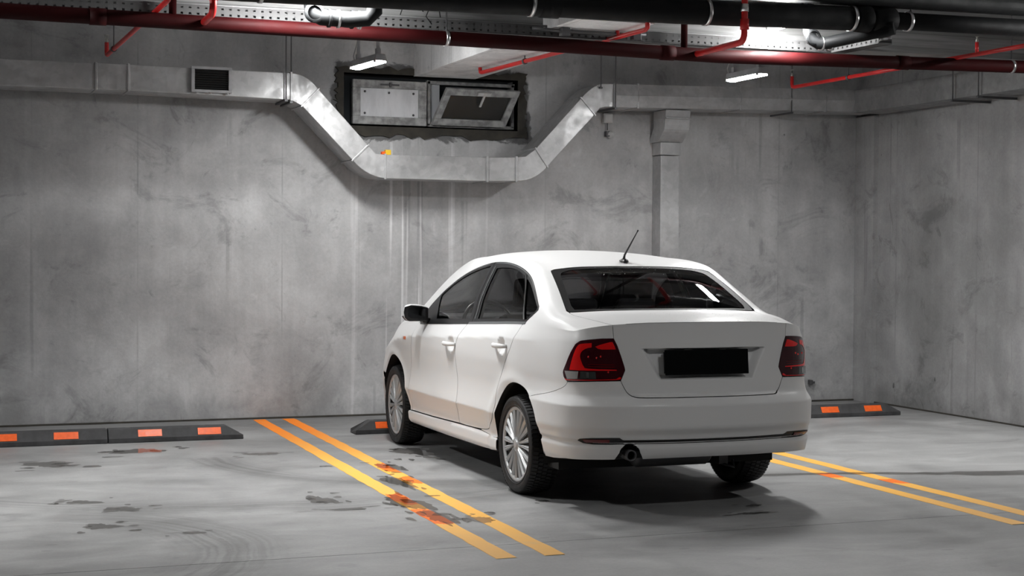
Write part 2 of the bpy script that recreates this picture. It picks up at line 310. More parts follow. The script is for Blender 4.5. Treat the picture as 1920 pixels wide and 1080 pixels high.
def build_lower(ns=1500,nz=300):
    s=np.linspace(0,SMAX,ns); T=np.linspace(0,1,nz)
    P=np.stack([np.interp(s,SG,BP[:,k]) for k in (0,1)],1); N=np.stack([np.interp(s,SG,BN[:,k]) for k in (0,1)],1)
    zt=ZTOP(s); Z=.18+(zt[:,None]-.18)*T[None]
    sr=np.interp(s,[0,SMAX],[0,SMAX])
    wr=1-sst(.45,.85,s); wc=sst(.45,.85,s)*(1-sst(1.05,1.6,s)); ws=sst(1.05,1.6,s)*(1-sst(SMAX-1.5,SMAX-.7,s)); wf=sst(SMAX-1.5,SMAX-.7,s)
    h=zt[:,None]-Z
    shoulder=.044*np.clip(1-h/.100,0,1)**1.12
    D=wr[:,None]*dr(Z)+wc[:,None]*(dcn(Z))+ws[:,None]*(dsd(Z)+shoulder)+wf[:,None]*(dfr(Z)+shoulder)
    # bumper crease side extension
    X=P[:,0][:,None]-N[:,0][:,None]*D; Y=P[:,1][:,None]-N[:,1][:,None]*D
    # arch flares
    for yc in (0.,2.553):
        r=np.hypot(Y-yc,Z-.30); side=ws[:,None]
        X+=side*(.012*np.exp(-((r-.385)/.045)**2)*(r<.5))*(Z>.2)
    # plate recess in boot face
    zz=Z; ax=X
    # half width at height: .39 at .92 -> .30 at .742
    zb,ztp=.742,.918
    hw=np.interp(zz,[zb,ztp],[.30,.395])
    inside=np.minimum.reduce([(hw-ax)/.055,(zz-zb)/.022,(ztp-zz)/.006])
    rec=.054*sst(0,1,inside)*(s[:,None]<.6)
    Y+=rec
    # crease in boot face: lower edge of upper lip
    for (hy,hz) in ((1.126,.838),(.187,.880)):
        q=((Y-hy)/.068)**2+((Z-hz)/.052)**2
        X-=ws[:,None]*.034*np.clip(1-q,0,1)**.9*(q<1)
    return s,T,zt,np.stack([X,Y,Z],-1)
LS,LT,LZT,LP=build_lower()
def _nrm(G,sgn):
    a=np.gradient(G,axis=0); b=np.gradient(G,axis=1); n=np.cross(a,b)*sgn; return n/np.maximum(np.linalg.norm(n,axis=-1),1e-12)[...,None]
LN=_nrm(LP,1)
def bil(G,u,v):
    nu,nv=G.shape[:2]; u=np.clip(u,0,nu-1.0001); v=np.clip(v,0,nv-1.0001); i=u.astype(int); j=v.astype(int); a=(u-i)[:,None]; b=(v-j)[:,None]
    return G[i,j]*(1-a)*(1-b)+G[i+1,j]*a*(1-b)+G[i,j+1]*(1-a)*b+G[i+1,j+1]*a*b
def lower(s,z):
    """s signed arc length from rear centre (negative = left), z height -> pos, normal"""
    s=np.asarray(s,float); z=np.asarray(z,float); a=np.abs(s); u=a/SMAX*(len(LS)-1)
    zt=np.interp(a,LS,LZT); v=(z-.18)/(zt-.18)*(len(LT)-1)
    p=bil(LP,u,v).copy(); n=bil(LN,u,v).copy(); sg=np.where(s<0,-1.,1.); p[:,0]*=sg; n[:,0]*=sg
    return p,n/np.linalg.norm(n,axis=1)[:,None]
# upper
zc=pch([-.93,-.7,-.5,-.37,-.30,.06,.16,.30,.5,.8,1.1,1.4,1.58,1.66,2.30,2.42,2.7,3.0,3.2,3.35],[1.063,1.080,1.096,1.108,1.135,1.345,1.385,1.412,1.436,1.458,1.465,1.452,1.432,1.41,1.035,1.0,.955,.89,.82,.74])
zc=Spl([-.93,-.7,-.5,-.38,-.25,-.05,.12,.22,.36,.6,.9,1.2,1.5,1.62,1.75,2.0,2.25,2.36,2.5,2.8,3.1,3.35],[1.063,1.080,1.096,1.108,1.172,1.278,1.367,1.398,1.423,1.447,1.462,1.462,1.444,1.422,1.372,1.235,1.08,1.02,.985,.935,.86,.74])
xr=Spl([-.93,-.7,-.5,-.38,-.1,.12,.4,.8,1.2,1.5,1.8,2.1,2.35,2.7,3.1,3.4],[.64,.655,.665,.665,.625,.598,.60,.608,.604,.592,.63,.69,.71,.69,.62,.5])
zr=Spl([-.93,-.7,-.5,-.38,-.25,-.05,.12,.30,.55,.9,1.2,1.5,1.62,1.75,2.0,2.25,2.36,2.5,2.8,3.1,3.35],[1.052,1.067,1.082,1.094,1.155,1.262,1.343,1.382,1.402,1.410,1.405,1.376,1.342,1.288,1.142,1.0,.965,.94,.885,.81,.70])
UY=np.linspace(-.72,3.05,560); NV=150
def build_upper():
    G=np.zeros((len(UY),NV+1,3)); vs=np.linspace(0,1,NV+1)  # v:0 belt .. 1 centre
    s=np.array([np.interp(y,BP[(SG>.7)&(SG<SMAX-.5),1],SG[(SG>.7)&(SG<SMAX-.5)]) for y in UY])
    A,_=lower(s,ZTOP(s)); A2,_=lower(s,ZTOP(s)-.004)
    kn=np.array([0,.12,.25,.38,.46,.52,.60,.72,.86,1.0])
    for i,y in enumerate(UY):
        xb,zb=A[i,0],A[i,2]; X,Zr,Zc=float(xr(y)),float(zr(y)),float(zc(y))
        pts=[(xb,zb)]
        L=np.hypot(xb-X,Zr-zb); nx,nz=(Zr-zb)/L,(xb-X)/L
        bul=.016
        for a in (.30,.62,.88):
            b=bul*4*a*(1-a); pts.append((xb+(X-xb)*a+nx*b, zb+(Zr-zb)*a+nz*b))
        pts.append((X-.012+.0, Zr+.004))
        for k in (.90,.72,.48,.24,0):
            pts.append((X*k, Zc-(Zc-Zr)*k**2.3))
        pts=np.array(pts)
        d0=(A[i]-A2[i])[[0,2]]; d0/=np.linalg.norm(d0); d0=d0*(np.linalg.norm(pts[1]-pts[0])/.12)
        c=Spl(kn,pts,d0,np.array([-X*.24/.14,0.]))(vs)
        G[i,:,0]=c[:,0]; G[i,:,2]=c[:,1]; G[i,:,1]=y
    # lip / nose correction
    for i0,i1,sc,send in ((0,int(np.searchsorted(UY,-.30)),S_C,0.),(len(UY)-1,int(np.searchsorted(UY,2.3)),S_F,SMAX)):
        # points on the lower top edge with the same x as the row
        ss=np.linspace(sc,send,300); E,_=lower(ss,ZTOP(ss)); row=G[i0]; 
        o=np.argsort(E[:,0]); tx=row[:,0]*(E[:,0].max()/row[0,0])
        tgt=np.stack([tx,np.interp(tx,E[o,0],E[o,1]),np.interp(tx,E[o,0],E[o,2])],1)
        cor=tgt-row
        for i in (range(i0,i1) if i1>i0 else range(i1,i0+1)):
            w=1-sst(UY[i0],UY[i1],UY[i]) if i1>i0 else sst(UY[i1],UY[i0],UY[i])
            w=w if i!=i0 else 1.
            G[i]+=cor*np.array([w*w,w,w*w])
    return G
def rule_screen(G):
    # the rear screen is one gently bowed ruled sheet between its top and bottom edges
    y0,y1=-.362,.116; vs=1-np.arange(NV+1)/NV; i0=np.searchsorted(UY,y0); i1=np.searchsorted(UY,y1)
    A,B=G[i0].copy(),G[i1].copy()
    for i in range(i0,i1+1):
        t=(i-i0)/(i1-i0); Q=A*(1-t)+B*t; Q[:,2]+=.016*4*t*(1-t)*np.clip(1-(vs/.62)**4,0,1); w=(1-sst(.46,.60,vs))[:,None]*sst(0,.04,t*(1-t)*4)
        Q[:,1]=A[:,1]*(1-t)+B[:,1]*t; G[i]=G[i]*(1-w)+Q*w
    return G
UP=rule_screen(build_upper()); UN=_nrm(UP,1)
def upper(y,v):
    """y station, v in [-1,1]: |v|=1 at belt, 0 at centre; v<0 = left"""
    y=np.asarray(y,float); v=np.asarray(v,float); u=(y-UY[0])/(UY[-1]-UY[0])*(len(UY)-1)
    p=bil(UP,u,(1-np.abs(v))*NV).copy(); n=bil(UN,u,(1-np.abs(v))*NV).copy(); sg=np.where(v<0,-1.,1.); p[:,0]*=sg; n[:,0]*=sg
    return p,n/np.linalg.norm(n,axis=1)[:,None]
# ================================================================== the setting
WB,WR,CE=13.256,8.674,4.25
# floor with a sawn joint (shallow groove) running parallel to the back wall
mb=MB(); j=7.20
for a,b in ((-7,j-.003),(j+.003,WB)): mb.box((-9,a,-.12),(WR,b,0))
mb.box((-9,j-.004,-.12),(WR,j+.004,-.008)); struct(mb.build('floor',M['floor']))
# back wall with the window opening (recess)
OX0,OX1,OZ0,OZ1=3.405,5.03,2.545,3.005
mb=MB()
mb.box((-9,WB,0),(OX0,WB+.3,CE)); mb.box((OX1,WB,0),(WR+.3,WB+.3,CE)); mb.box((OX0,WB,0),(OX1,WB+.3,OZ0)); mb.box((OX0,WB,OZ1),(OX1,WB+.3,CE))
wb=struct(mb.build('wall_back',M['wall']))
# irregular mortar lip round the opening
rnd=random.Random(3)
def ragged(x0,x1,z0,z1,amp,n):
    out=[]
    per=[((x0,z0),(x1,z0)),((x1,z0),(x1,z1)),((x1,z1),(x0,z1)),((x0,z1),(x0,z0))]
    for (a,b) in per:
        for i in range(n):
            k=i/n; out.append((a[0]+(b[0]-a[0])*k+rnd.uniform(-amp,amp),a[1]+(b[1]-a[1])*k+rnd.uniform(-amp,amp)))
    return out
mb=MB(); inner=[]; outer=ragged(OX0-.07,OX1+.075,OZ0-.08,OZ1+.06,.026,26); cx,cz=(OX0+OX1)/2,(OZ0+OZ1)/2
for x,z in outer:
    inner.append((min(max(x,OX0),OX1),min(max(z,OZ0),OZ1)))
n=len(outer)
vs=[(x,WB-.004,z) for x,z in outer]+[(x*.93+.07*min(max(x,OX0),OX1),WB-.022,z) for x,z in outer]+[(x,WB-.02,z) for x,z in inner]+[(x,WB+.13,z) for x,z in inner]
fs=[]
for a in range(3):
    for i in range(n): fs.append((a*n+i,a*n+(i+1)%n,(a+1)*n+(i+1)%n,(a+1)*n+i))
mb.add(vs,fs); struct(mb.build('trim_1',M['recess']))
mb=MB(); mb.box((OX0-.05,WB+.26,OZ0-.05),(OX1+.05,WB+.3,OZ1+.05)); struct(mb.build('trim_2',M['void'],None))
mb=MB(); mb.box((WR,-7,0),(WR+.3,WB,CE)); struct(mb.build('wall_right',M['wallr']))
# dirty joint along the foot of the walls
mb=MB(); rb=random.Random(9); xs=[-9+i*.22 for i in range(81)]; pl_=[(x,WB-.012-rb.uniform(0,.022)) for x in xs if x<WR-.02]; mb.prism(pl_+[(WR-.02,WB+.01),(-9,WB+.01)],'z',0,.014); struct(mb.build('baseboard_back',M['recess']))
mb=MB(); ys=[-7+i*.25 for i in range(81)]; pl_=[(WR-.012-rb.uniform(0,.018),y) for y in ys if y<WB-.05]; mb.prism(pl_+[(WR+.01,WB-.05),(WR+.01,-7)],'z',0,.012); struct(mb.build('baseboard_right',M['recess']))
# shallow recessed strip / pilaster where the two walls meet
mb=MB(); mb.prism([(WR+.001,WB),(WR-.06,WB),(WR-.045,WB-.30),(WR+.001,WB-.31)],'z',0,2.80); struct(mb.build('trim_3',M['wallr']))
mb=MB(); mb.box((-9.3,-7,0),(-9,WB,CE)); struct(mb.build('wall_left',M['wallo']))
mb=MB(); mb.box((-9.3,-7.3,0),(WR+.3,-7,CE)); struct(mb.build('wall_front',M['wallo']))
mb=MB(); mb.box((-9.3,-7.3,CE),(WR+.3,WB+.3,CE+.3)); struct(mb.build('ceiling',M['beam']))
# drop beams
mb=MB(); mb.box((-9,10.165,3.0),(4.045,10.56,3.36)); mb.box((4.62,10.165,3.0),(WR,10.56,3.36)); o=tag(mb.build('ceiling_beam',M['board']),'board-marked concrete drop beam running across the bay behind the red pipe','beam')
mb=MB(); mb.box((4.045,9.56,3.0),(4.62,WB,CE)); o=tag(mb.build('ceiling_beam',M['beam']),'rough concrete drop beam running from the wall above the hopper windows','beam')
# ---- hopper windows
def sash(root,W,H,fw,th,mat,panem,T):
    """four frame bars and a pane; T maps local (x,y depth,z) to world"""
    for nm,(a,b) in (('bottom_rail',((0,0,0),(W,th,fw))),('top_rail',((0,0,H-fw),(W,th,H))),('side_rail',((0,0,fw),(fw,th,H-fw))),('side_rail',((W-fw,0,fw),(W,th,H-fw)))):
        m_=MB(); m_.box(a,b); o=m_.build(nm,mat,root,bevel=.006)
    m_=MB(); m_.box((fw*.9,th*.45,fw*.9),(W-fw*.9,th*.6,H-fw*.9)); return m_.build('pane',panem,root)
w1=empty('window_1',(3.495,WB+.015,2.563)); struct(w1)
p=sash(w1,.678,.392,.072,.05,M['win'],M['pane'],None)
for (x,z) in ((.115,.29),(.335,.285),(.56,.285),(.115,.10),(.56,.095)):
    b=MB(); b.lathe([(-.008,.0001),(-.008,.009),(.002,.011),(.006,.011)],'y',10,(x,.022,z)); b.build('bolt',M['dsteel'],w1)
b=MB(); b.box((.25,-.012,.345),(.42,.004,.360)); b.box((.33,-.02,.33),(.345,.0,.372)); b.build('latch',M['dsteel'],w1)
w2=empty('window_2',(4.225,WB+.01,2.575)); struct(w2)
fr=MB()
for a,b in (((-.03,.06,-.01),(.80,.10,.02)),((-.03,.06,.37),(.80,.10,.40)),((-.03,.06,0),(0,.10,.40)),((.77,.06,0),(.80,.10,.40))): fr.box(a,b)
fr.build('outer_frame',M['win'],w2,bevel=.004)
sw=empty('open_sash',(0,0,0)); 
bpy.data.objects.remove(sw)
W,H,fw,th=.70,.345,.062,.045
R=Matrix.Rotation(math.radians(-17),3,'X').inverted()@Matrix.Identity(3)
def tilt(p):
    x,y,z=p; sx=.10*z/H  # sash hangs askew: its top is shifted to the right
    v=Matrix.Rotation(math.radians(22),3,'X')@Vector((x+sx,y,z)); return (v.x,v.y+.02,v.z)
for nm,(a,b) in (('bottom_rail',((0,0,0),(W,th,fw))),('top_rail',((0,0,H-fw),(W,th,H))),('side_rail',((0,0,fw),(fw,th,H-fw))),('side_rail',((W-fw,0,fw),(W,th,H-fw)))):
    m_=MB(); m_.box(a,b); m_.v=[tilt(v) for v in m_.v]; m_.build(nm,M['win'],w2,bevel=.005)
m_=MB(); m_.box((fw*.9,th*.4,fw*.9),(W-fw*.9,th*.55,H-fw*.9)); m_.v=[tilt(v) for v in m_.v]; m_.build('pane',glassy('dirty_sash_glass',.5,.02,.3),w2)
m_=MB(); m_.box((.30,-.03,H-.05),(.42,.0,H-.02)); m_.box((.355,-.035,H-.15),(.372,-.02,H-.02)); m_.v=[tilt(v) for v in m_.v]; m_.build('handle',M['box'],w2)
m_=MB(); m_.box((-.02,.11,.0),(.10,.125,.39)); m_.box((.1,.11,.375),(.66,.125,.39)); m_.build('light_gap',plain('pale_shaft_wall',(.55,.57,.60),.8),w2)
# ---- ducts
FY=12.83; BY=13.20
def zr_(x): return 0.0155*max(0,x-4.6)
def cut(poly,nm='duct_section',mat='galv',y0=FY,y1=BY,parent=None):
    m_=MB(); m_.prism(poly,'y',y0,y1); return m_.build(nm,M[mat],parent,bevel=.004)
duct=empty('ventilation_duct',(2.8,13.0,2.72)); tag(duct,'galvanised rectangular air duct dipping under the two hopper windows','duct')
def P_(o): o.parent=duct; o.matrix_parent_inverse=Matrix.Translation((-2.8,-13.0,-2.72)); return o
def curve(a,c,b,n=7):
    a,c,b=Vector(a),Vector(c),Vector(b); return [tuple((a*(1-t)**2+c*2*t*(1-t)+b*t*t)) for t in [i/n for i in range(n+1)]]
secs=[[(-9,2.725),(-1.2,2.725),(-1.2,2.93),(-9,2.93)],[(-1.196,2.725),(1.268,2.727),(1.268,2.933),(-1.196,2.93)],[(1.272,2.727),(1.522,2.728),(1.522,2.934),(1.272,2.933)],[(1.526,2.728),(2.848,2.706),(2.848,2.929),(1.526,2.934)],
 [(2.852,2.704)]+[(2.941,2.661),(3.082,2.806)]+curve((3.082,2.806),(2.99,2.925),(2.852,2.929))[1:],
 [(2.944,2.659),(3.379,2.219),(3.514,2.349),(3.085,2.803)],
 curve((3.382,2.216),(3.50,2.085),(3.663,2.071))+[(3.663,2.272),(3.584,2.278),(3.517,2.346)],
 [(3.667,2.071),(4.588,2.067),(4.588,2.275),(3.667,2.272)],[(4.592,2.067),(4.861,2.074),(4.861,2.282),(4.592,2.275)],
 curve((4.865,2.074),(5.045,2.075),(5.155,2.208))+[(5.045,2.362),(4.95,2.292),(4.865,2.283)],
 [(5.158,2.211),(5.610,2.684),(5.476,2.826),(5.048,2.365)],
 [(5.613,2.687),(5.66,2.745),(5.712,2.760),(5.80,2.761),(5.80,2.968)]+curve((5.69,2.966),(5.60,2.96),(5.479,2.829))]
for s_ in secs: P_(cut(s_))
# right-hand run: front face folded along its middle
def folded(x0,x1,nm='duct_section'):
    b0,b1=2.760+.0215*(x0-5.8),2.760+.0215*(x1-5.8); h=.207
    vs=[]
    for x,b in ((x0,b0),(x1,b1)): vs+=[(x,FY,b),(x,FY-.026,b+h*.5),(x,FY,b+h),(x,BY,b+h),(x,BY,b)]
    m_=MB(); m_.add(vs,[(0,1,6,5),(1,2,7,6),(2,3,8,7),(3,4,9,8),(4,0,5,9),(0,4,3,2,1),(5,6,7,8,9)]); return P_(m_.build(nm,M['galv'],None,bevel=.003))
for a,b in ((5.804,6.033),(6.037,7.082),(7.086,8.0),(8.004,8.62)): folded(a,b)
# wall-side return run along the right wall
m_=MB(); m_.prism([(8.31,2.80),(8.62,2.80),(8.62,3.015),(8.31,3.015)],'y',4,FY-.004); P_(m_.build('duct_section',M['galvd'],None,bevel=.004))
# joint flanges
def flange(x,z0,z1,ang=0):
    m_=MB(); L=(z1-z0)/2+.008; Rm=Matrix.Rotation(ang,3,'Y'); m_.box((-.009,FY-.012,-L),(.009,BY,L),Rm,(x,0,(z0+z1)/2)); P_(m_.build('flange',M['galv'],None,bevel=.002))
for x,a,b in ((1.27,2.727,2.933),(1.524,2.728,2.934),(2.85,2.705,2.929),(3.665,2.071,2.272),(4.59,2.067,2.275),(4.863,2.074,2.283),(6.035,2.765,2.973),(7.084,2.788,2.995),(8.002,2.807,3.015),(5.802,2.76,2.968)): flange(x,a,b)
for (a,b) in (((2.942,2.660),(3.083,2.805)),((3.380,2.218),(3.515,2.348)),((5.156,2.210),(5.046,2.364)),((5.611,2.686),(5.478,2.828))):
    dx,dz=b[0]-a[0],b[1]-a[1]; L=math.hypot(dx,dz)/2+.012; an=math.atan2(dx,dz); m_=MB(); m_.box((-.007,FY-.009,-L),(.007,BY,L),Matrix.Rotation(an,3,'Y'),((a[0]+b[0])/2,0,(a[1]+b[1])/2)); P_(m_.build('flange',M['galv'],None,bevel=.002))
# grille
gr=empty('air_grille',(2.185,FY-.023,2.84)); tag(gr,'dark louvred air grille in a pale frame on the upper left duct','grille')
def G_(m_,nm,mat): o=m_.build(nm,M[mat],gr,bevel=.002); return o
for a,b in (((-.165,-.012,-.105),(.165,.02,-.083)),((-.165,-.012,.083),(.165,.02,.105)),((-.165,-.012,-.083),(-.138,.02,.083)),((.138,-.012,-.083),(.165,.02,.083))):
    m_=MB(); m_.box(a,b); G_(m_,'frame_bar','housing')
m_=MB(); m_.box((-.138,.012,-.083),(.138,.019,.083)); G_(m_,'backing','cavity')
lv=None
for i in range(9):
    z=-.074+i*.0185
    if lv is None:
        m_=MB(); m_.box((-.138,-.006,-.0012),(.138,.008,.0012),Matrix.Rotation(-.7,3,'X')); lv=G_(m_,'louvre','trim'); lv.location=(0,0,z)
    else: c=lv.copy(); COL.objects.link(c); c.parent=gr; c.location=(0,0,z)
for x in (-.13,-.02,.12):
    m_=MB(); m_.box((x,-.014,-.118),(x+.018,.0,-.103)); G_(m_,'clip','steel')
# riser with offset elbow
rs=empty('riser_duct',(6.49,13.18,0)); tag(rs,'flat galvanised riser duct coming down the wall behind the car','duct')
RX0,RX1=-.097,.097
def S_(m_,nm='duct_section',mat='galv',bev=.003): return m_.build(nm,M[mat],rs,bevel=bev)
m_=MB(); m_.box((RX0,-.10,.02),(RX1,.072,2.355)); S_(m_)
m_=MB(); m_.box((RX0-.008,-.112,2.362),(RX1+.004,.072,2.478)); S_(m_,'collar')
prof=[(-.10,2.48),(-.16,2.53),(-.215,2.57)]+[(-.215-.035*math.sin(t),2.57+.16*(1-math.cos(t))) for t in (.5,.9,1.3)]+[(-.262,2.768),(.0,2.768),(.0,2.62),(.072,2.52),(.072,2.48)]
m_=MB(); m_.prism(prof,'x',RX0-.03,RX1+.03); S_(m_,'offset_elbow')
m_=MB(); m_.box((RX0-.034,-.275,2.685),(RX1+.034,-.02,2.697)); S_(m_,'flange')
# hanger rods and brackets for the duct
for k,(x,zb,y) in enumerate(((2.80,2.70,FY-.03),(2.85,2.69,FY+.0),(5.66,2.93,FY-.02),(5.80,2.75,FY-.03),(7.62,2.78,FY-.02))):
    h=empty('duct_hanger',(x,y,zb)); tag(h,['thin steel hanger rod on the left duct bend, left of its pair','thin steel hanger rod on the left duct bend, right of its pair','thin hanger rod rising from the top of the right duct bend','thin hanger rod in front of the right duct bend with foot bracket','thin hanger rod in front of the dark right end of the duct'][k],'hanger','duct hanger rods')
    m_=MB(); m_.tube([(0,0,0),(0,0,CE-zb)],.0055,8); m_.build('rod',M['dsteel'],h)
    m_=MB(); m_.box((-.012,-.012,-.012),(.012,.38,.004)); m_.build('foot_bracket',M['dsteel'],h)
for k,(y) in enumerate((11.25,10.9)):
    h=empty('duct_hanger',(8.28,y,2.79)); tag(h,['far hanger rod on the duct along the right wall','near hanger rod with crossbar on the duct along the right wall'][k],'hanger','duct hanger rods')
    m_=MB(); m_.tube([(0,0,0),(0,0,CE-2.79)],.006,8); m_.build('rod',M['dsteel'],h)
    m_=MB(); m_.box((-.01,-.012,-.02),(.39,.012,.0)); m_.build('foot_bracket',M['dsteel'],h)
# ---- luminaires
LM={}
for k,(x,y,z,rz,st,lab) in enumerate(LAMPS):
    L=empty('batten_lamp',(x,y,z),math.radians(rz)); tag(L,lab,'lamp','batten lamps')
    m_=MB(); hw=.052; m_.add([(-hw,-.27,0),(hw,-.27,0),(hw*.75,-.26,.055),(-hw*.75,-.26,.055),(-hw,.27,0),(hw,.27,0),(hw*.75,.26,.055),(-hw*.75,.26,.055)],[(0,1,2,3),(4,7,6,5),(0,4,5,1),(3,2,6,7),(0,3,7,4),(1,5,6,2)]); m_.build('housing',M['housing'],L,bevel=.008)
    if st not in LM: LM[st]=emis('lamp_diffuser_%s'%st,(1,1,.99,1),st)
    m_=MB(); sec=[(-.046,-.001),(-.045,-.005),(-.036,-.013),(0,-.017),(.036,-.013),(.045,-.005),(.046,-.001)]
    vs=[]; 
    for yy,kk in ((-.26,.75),(-.245,1),(.245,1),(.26,.75)): vs+=[(a*kk,yy,b*kk) for a,b in sec]
    n=len(sec); fs=[(i*n+j,(i)*n+(j+1)%n,(i+1)*n+(j+1)%n,(i+1)*n+j) for i in range(3) for j in range(n)]+[tuple(range(n)),tuple(range(3*n,4*n))[::-1]]
    m_.add(vs,fs,False); m_.build('diffuser',LM[st],L)
    for yy in (-.2,.2):
        m_=MB(); m_.box((-.016,yy-.02,.05),(.016,yy+.02,.10)); m_.box((-.012,yy-.004,.10),(.012,yy+.004,CE-z)); m_.build('bracket',M['housing'],L)
    for yy in (-.25,.25):
        for sx in (-1,1):
            m_=MB(); m_.box((sx*.047-.006,yy-.012,-.012),(sx*.047+.006,yy+.012,.014)); m_.build('clip',M['steel'],L)
    m_=MB(); m_.tube([(0,.28,.05),(.01,.33,.10),(.03,.30,.20),(.02,.25,.45),(.0,.22,CE-z)],.006,8); m_.build('cable',M['box'],L)
# ---- red fire main and its fittings
def hanger(parent,c,r,top,off=(0,0)):
    m_=MB(); m_.lathe([(-.014,r+.002),(-.014,r+.006),(.014,r+.006),(.014,r+.002)],'x',20,c,close=True); m_.build('clamp',M['steel'],parent)
    m_=MB(); m_.tube([(c[0],c[1],c[2]+r),(c[0],c[1],top)],.006,8); m_.build('hanger_rod',M['dsteel'],parent)
def mz(x): return float(np.interp(x,[-9,.7,3.76,5.2,8.6],[2.84,2.897-.0,2.885,2.872,2.93]))
mz=lambda x: float(np.interp(x,[-9,.42,3.75,5.35,7.92,8.6],[2.895,2.8975,2.883,2.868,2.918,2.93]))
MP=[(x,10.0,mz(x)) for x in (-9,-4,.42,3.75,5.35,7.92,8.27)]
fm=empty('fire_main',(3.75,10.0,mz(3.75))); tag(fm,'thick red fire main pipe running straight across the whole bay','pipe')
def rel(o,root): o.parent=root; o.matrix_parent_inverse=Matrix.Translation(-root.location); return o
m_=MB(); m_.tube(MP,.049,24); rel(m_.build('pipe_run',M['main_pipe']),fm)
for x in (4.93,1.0,6.9):
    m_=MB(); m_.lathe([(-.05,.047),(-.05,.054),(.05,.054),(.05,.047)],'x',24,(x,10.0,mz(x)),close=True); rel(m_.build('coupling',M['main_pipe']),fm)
for x in (3.28,-.9,7.9): 
    e=MB(); e.lathe([(-.012,.047),(-.012,.053),(.012,.053),(.012,.047)],'x',24,(x,10.0,mz(x)),close=True); rel(e.build('clamp',M['steel']),fm)
    e=MB(); e.tube([(x,10.0,mz(x)+.05),(x,10.0,CE)],.006,8); rel(e.build('hanger_rod',M['dsteel']),fm)
for k,(x,yd) in enumerate(((5.064,9.25),(1.46,9.56))):
    v=empty('fire_riser',(x,10.0,mz(x))); tag(v,['dark red pipe rising from the fire main above the car','dark red pipe rising from the fire main at the upper left'][k],'pipe','red risers off the fire main')
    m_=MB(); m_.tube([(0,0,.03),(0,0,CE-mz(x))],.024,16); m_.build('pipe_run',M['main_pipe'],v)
    d=empty('drop_pipe',(x+.03+(.11 if k else 0),10.0,mz(x))); tag(d,['red pipe elbowing toward the viewer from the fire main above the car','red pipe elbowing toward the viewer from the fire main at the upper left'][k],'pipe','red drop pipes')
    Ld=10.0-yd
    m_=MB(); m_.tube([(.05,-.03,.0),(.04,-Ld+.06,0)]+[(.04,-Ld-.0+.06-.06*math.sin(t),.06*(1-math.cos(t))) for t in (.4,.8,1.2,1.57)]+[(.04,-Ld,.75)],.022,16); m_.build('pipe_run',M['red_pipe'],d)
    m_=MB(); m_.lathe([(.0,.024),(.0,.03),(.07,.03),(.07,.024)],'z',20,(.04,-Ld,.08),close=True); m_.build('elbow_collar',M['red_pipe'],d)
    m_=MB(); m_.lathe([(.0,.0225),(.0,.0265),(.05,.0265),(.05,.0225)],'z',20,(.04,-Ld,.20),close=True); m_.build('clamp',M['steel'],d)
sp=None
for k,(x0,x1,yf) in enumerate(((1.314,1.37,12.46),(4.368,4.56,12.40),(7.335,7.38,12.33))):
    b=empty('sprinkler_branch',(x0,yf,2.955)); tag(b,['red sprinkler branch pipe above the left duct, ending beside the wall','red sprinkler branch pipe crossing below the ceiling beam over the open window','red sprinkler branch pipe rising to the upper right corner'][k],'pipe','sprinkler branches')
    x1d=x1-x0; L=yf-(6.8 if k==2 else 9.55)
    m_=MB(); m_.tube([(0,0,.10),(0,0,.03),(0,-.012,.006),(x1d*.01,-.04,0),(x1d*L/3.1*1.0,-L,0)]+([] if k==2 else [(x1d*L/3.1,-L-.03,.012),(x1d*L/3.1,-L-.035,.05),(x1d*L/3.1,-L-.035,CE-2.955)]),.0165,14); m_.build('pipe_run',M['red_pipe'],b)
    m_=MB(); m_.lathe([(0.10,.010),(.115,.014),(.122,.009),(.13,.004)],'z',12); m_.box((-.012,-.002,.125),(-.008,.002,.155)); m_.box((.008,-.002,.125),(.012,.002,.155)); m_.lathe([(.155,.0001),(.155,.019),(.159,.019),(.159,.0001)],'z',14); m_.build('sprinkler_head',M['brass'],b)
    yy=-.42 if k==0 else -.9
    m_=MB(); m_.lathe([(-.012,.017),(-.012,.024),(.012,.024),(.012,.017)],'y',18,(x1d*-yy/3.1,yy,0),close=True); m_.build('clamp',M['dsteel'],b)
    m_=MB(); m_.tube([(x1d*-yy/3.1,yy,.02),(x1d*-yy/3.1,yy,(3.0 if k==1 else CE)-2.955)],.005,8); m_.build('hanger_rod',M['dsteel'],b)
    if k>0:
        y2=-2.45 if k==1 else -2.6; xx=x1d*-y2/3.1
        m_=MB(); m_.tube([(xx,y2,.0),(xx,y2,.09)],.014,12); m_.build('tee',M['red_pipe'],b)
        m_=MB(); m_.lathe([(.09,.008),(.10,.012),(.125,.003),(.13,.016),(.134,.0001)],'z',12,(xx,y2,0)); m_.build('sprinkler_head',M['brass'],b)
# ---- black drain pipes
def bottom(x): return float(np.interp(x,[-2,1.85,3.63,4.7,6.0,8.6],[2.928,2.954,2.977,2.987,3.018,3.048]))
R1=.085
dp=empty('drain_pipe',(4.0,9.42,bottom(4)+R1)); tag(dp,'thick black drain pipe with metal clamps nearest the top of the picture','pipe')
m_=MB(); m_.tube([(x,9.42,bottom(x)+R1) for x in (-9,-2,1.85,3.63,4.7,6.15)],R1,28); rel(m_.build('pipe_run',M['black_pipe']),dp)
m_=MB(); m_.tube([(x,9.42,bottom(x)+R1) for x in (6.1,7,8.62)],.062,24); rel(m_.build('pipe_run',M['black_pipe']),dp)
for a,b_,r in ((6.10,6.22,.094),(6.24,6.42,.090),(3.72,3.86,.093)):
    m_=MB(); m_.lathe([(a,r-.01),(a+.008,r),(b_-.008,r),(b_,r-.01)],'x',30,(0,9.42,bottom(a)+R1)); rel(m_.build('coupling',M['black_pipe']),dp)
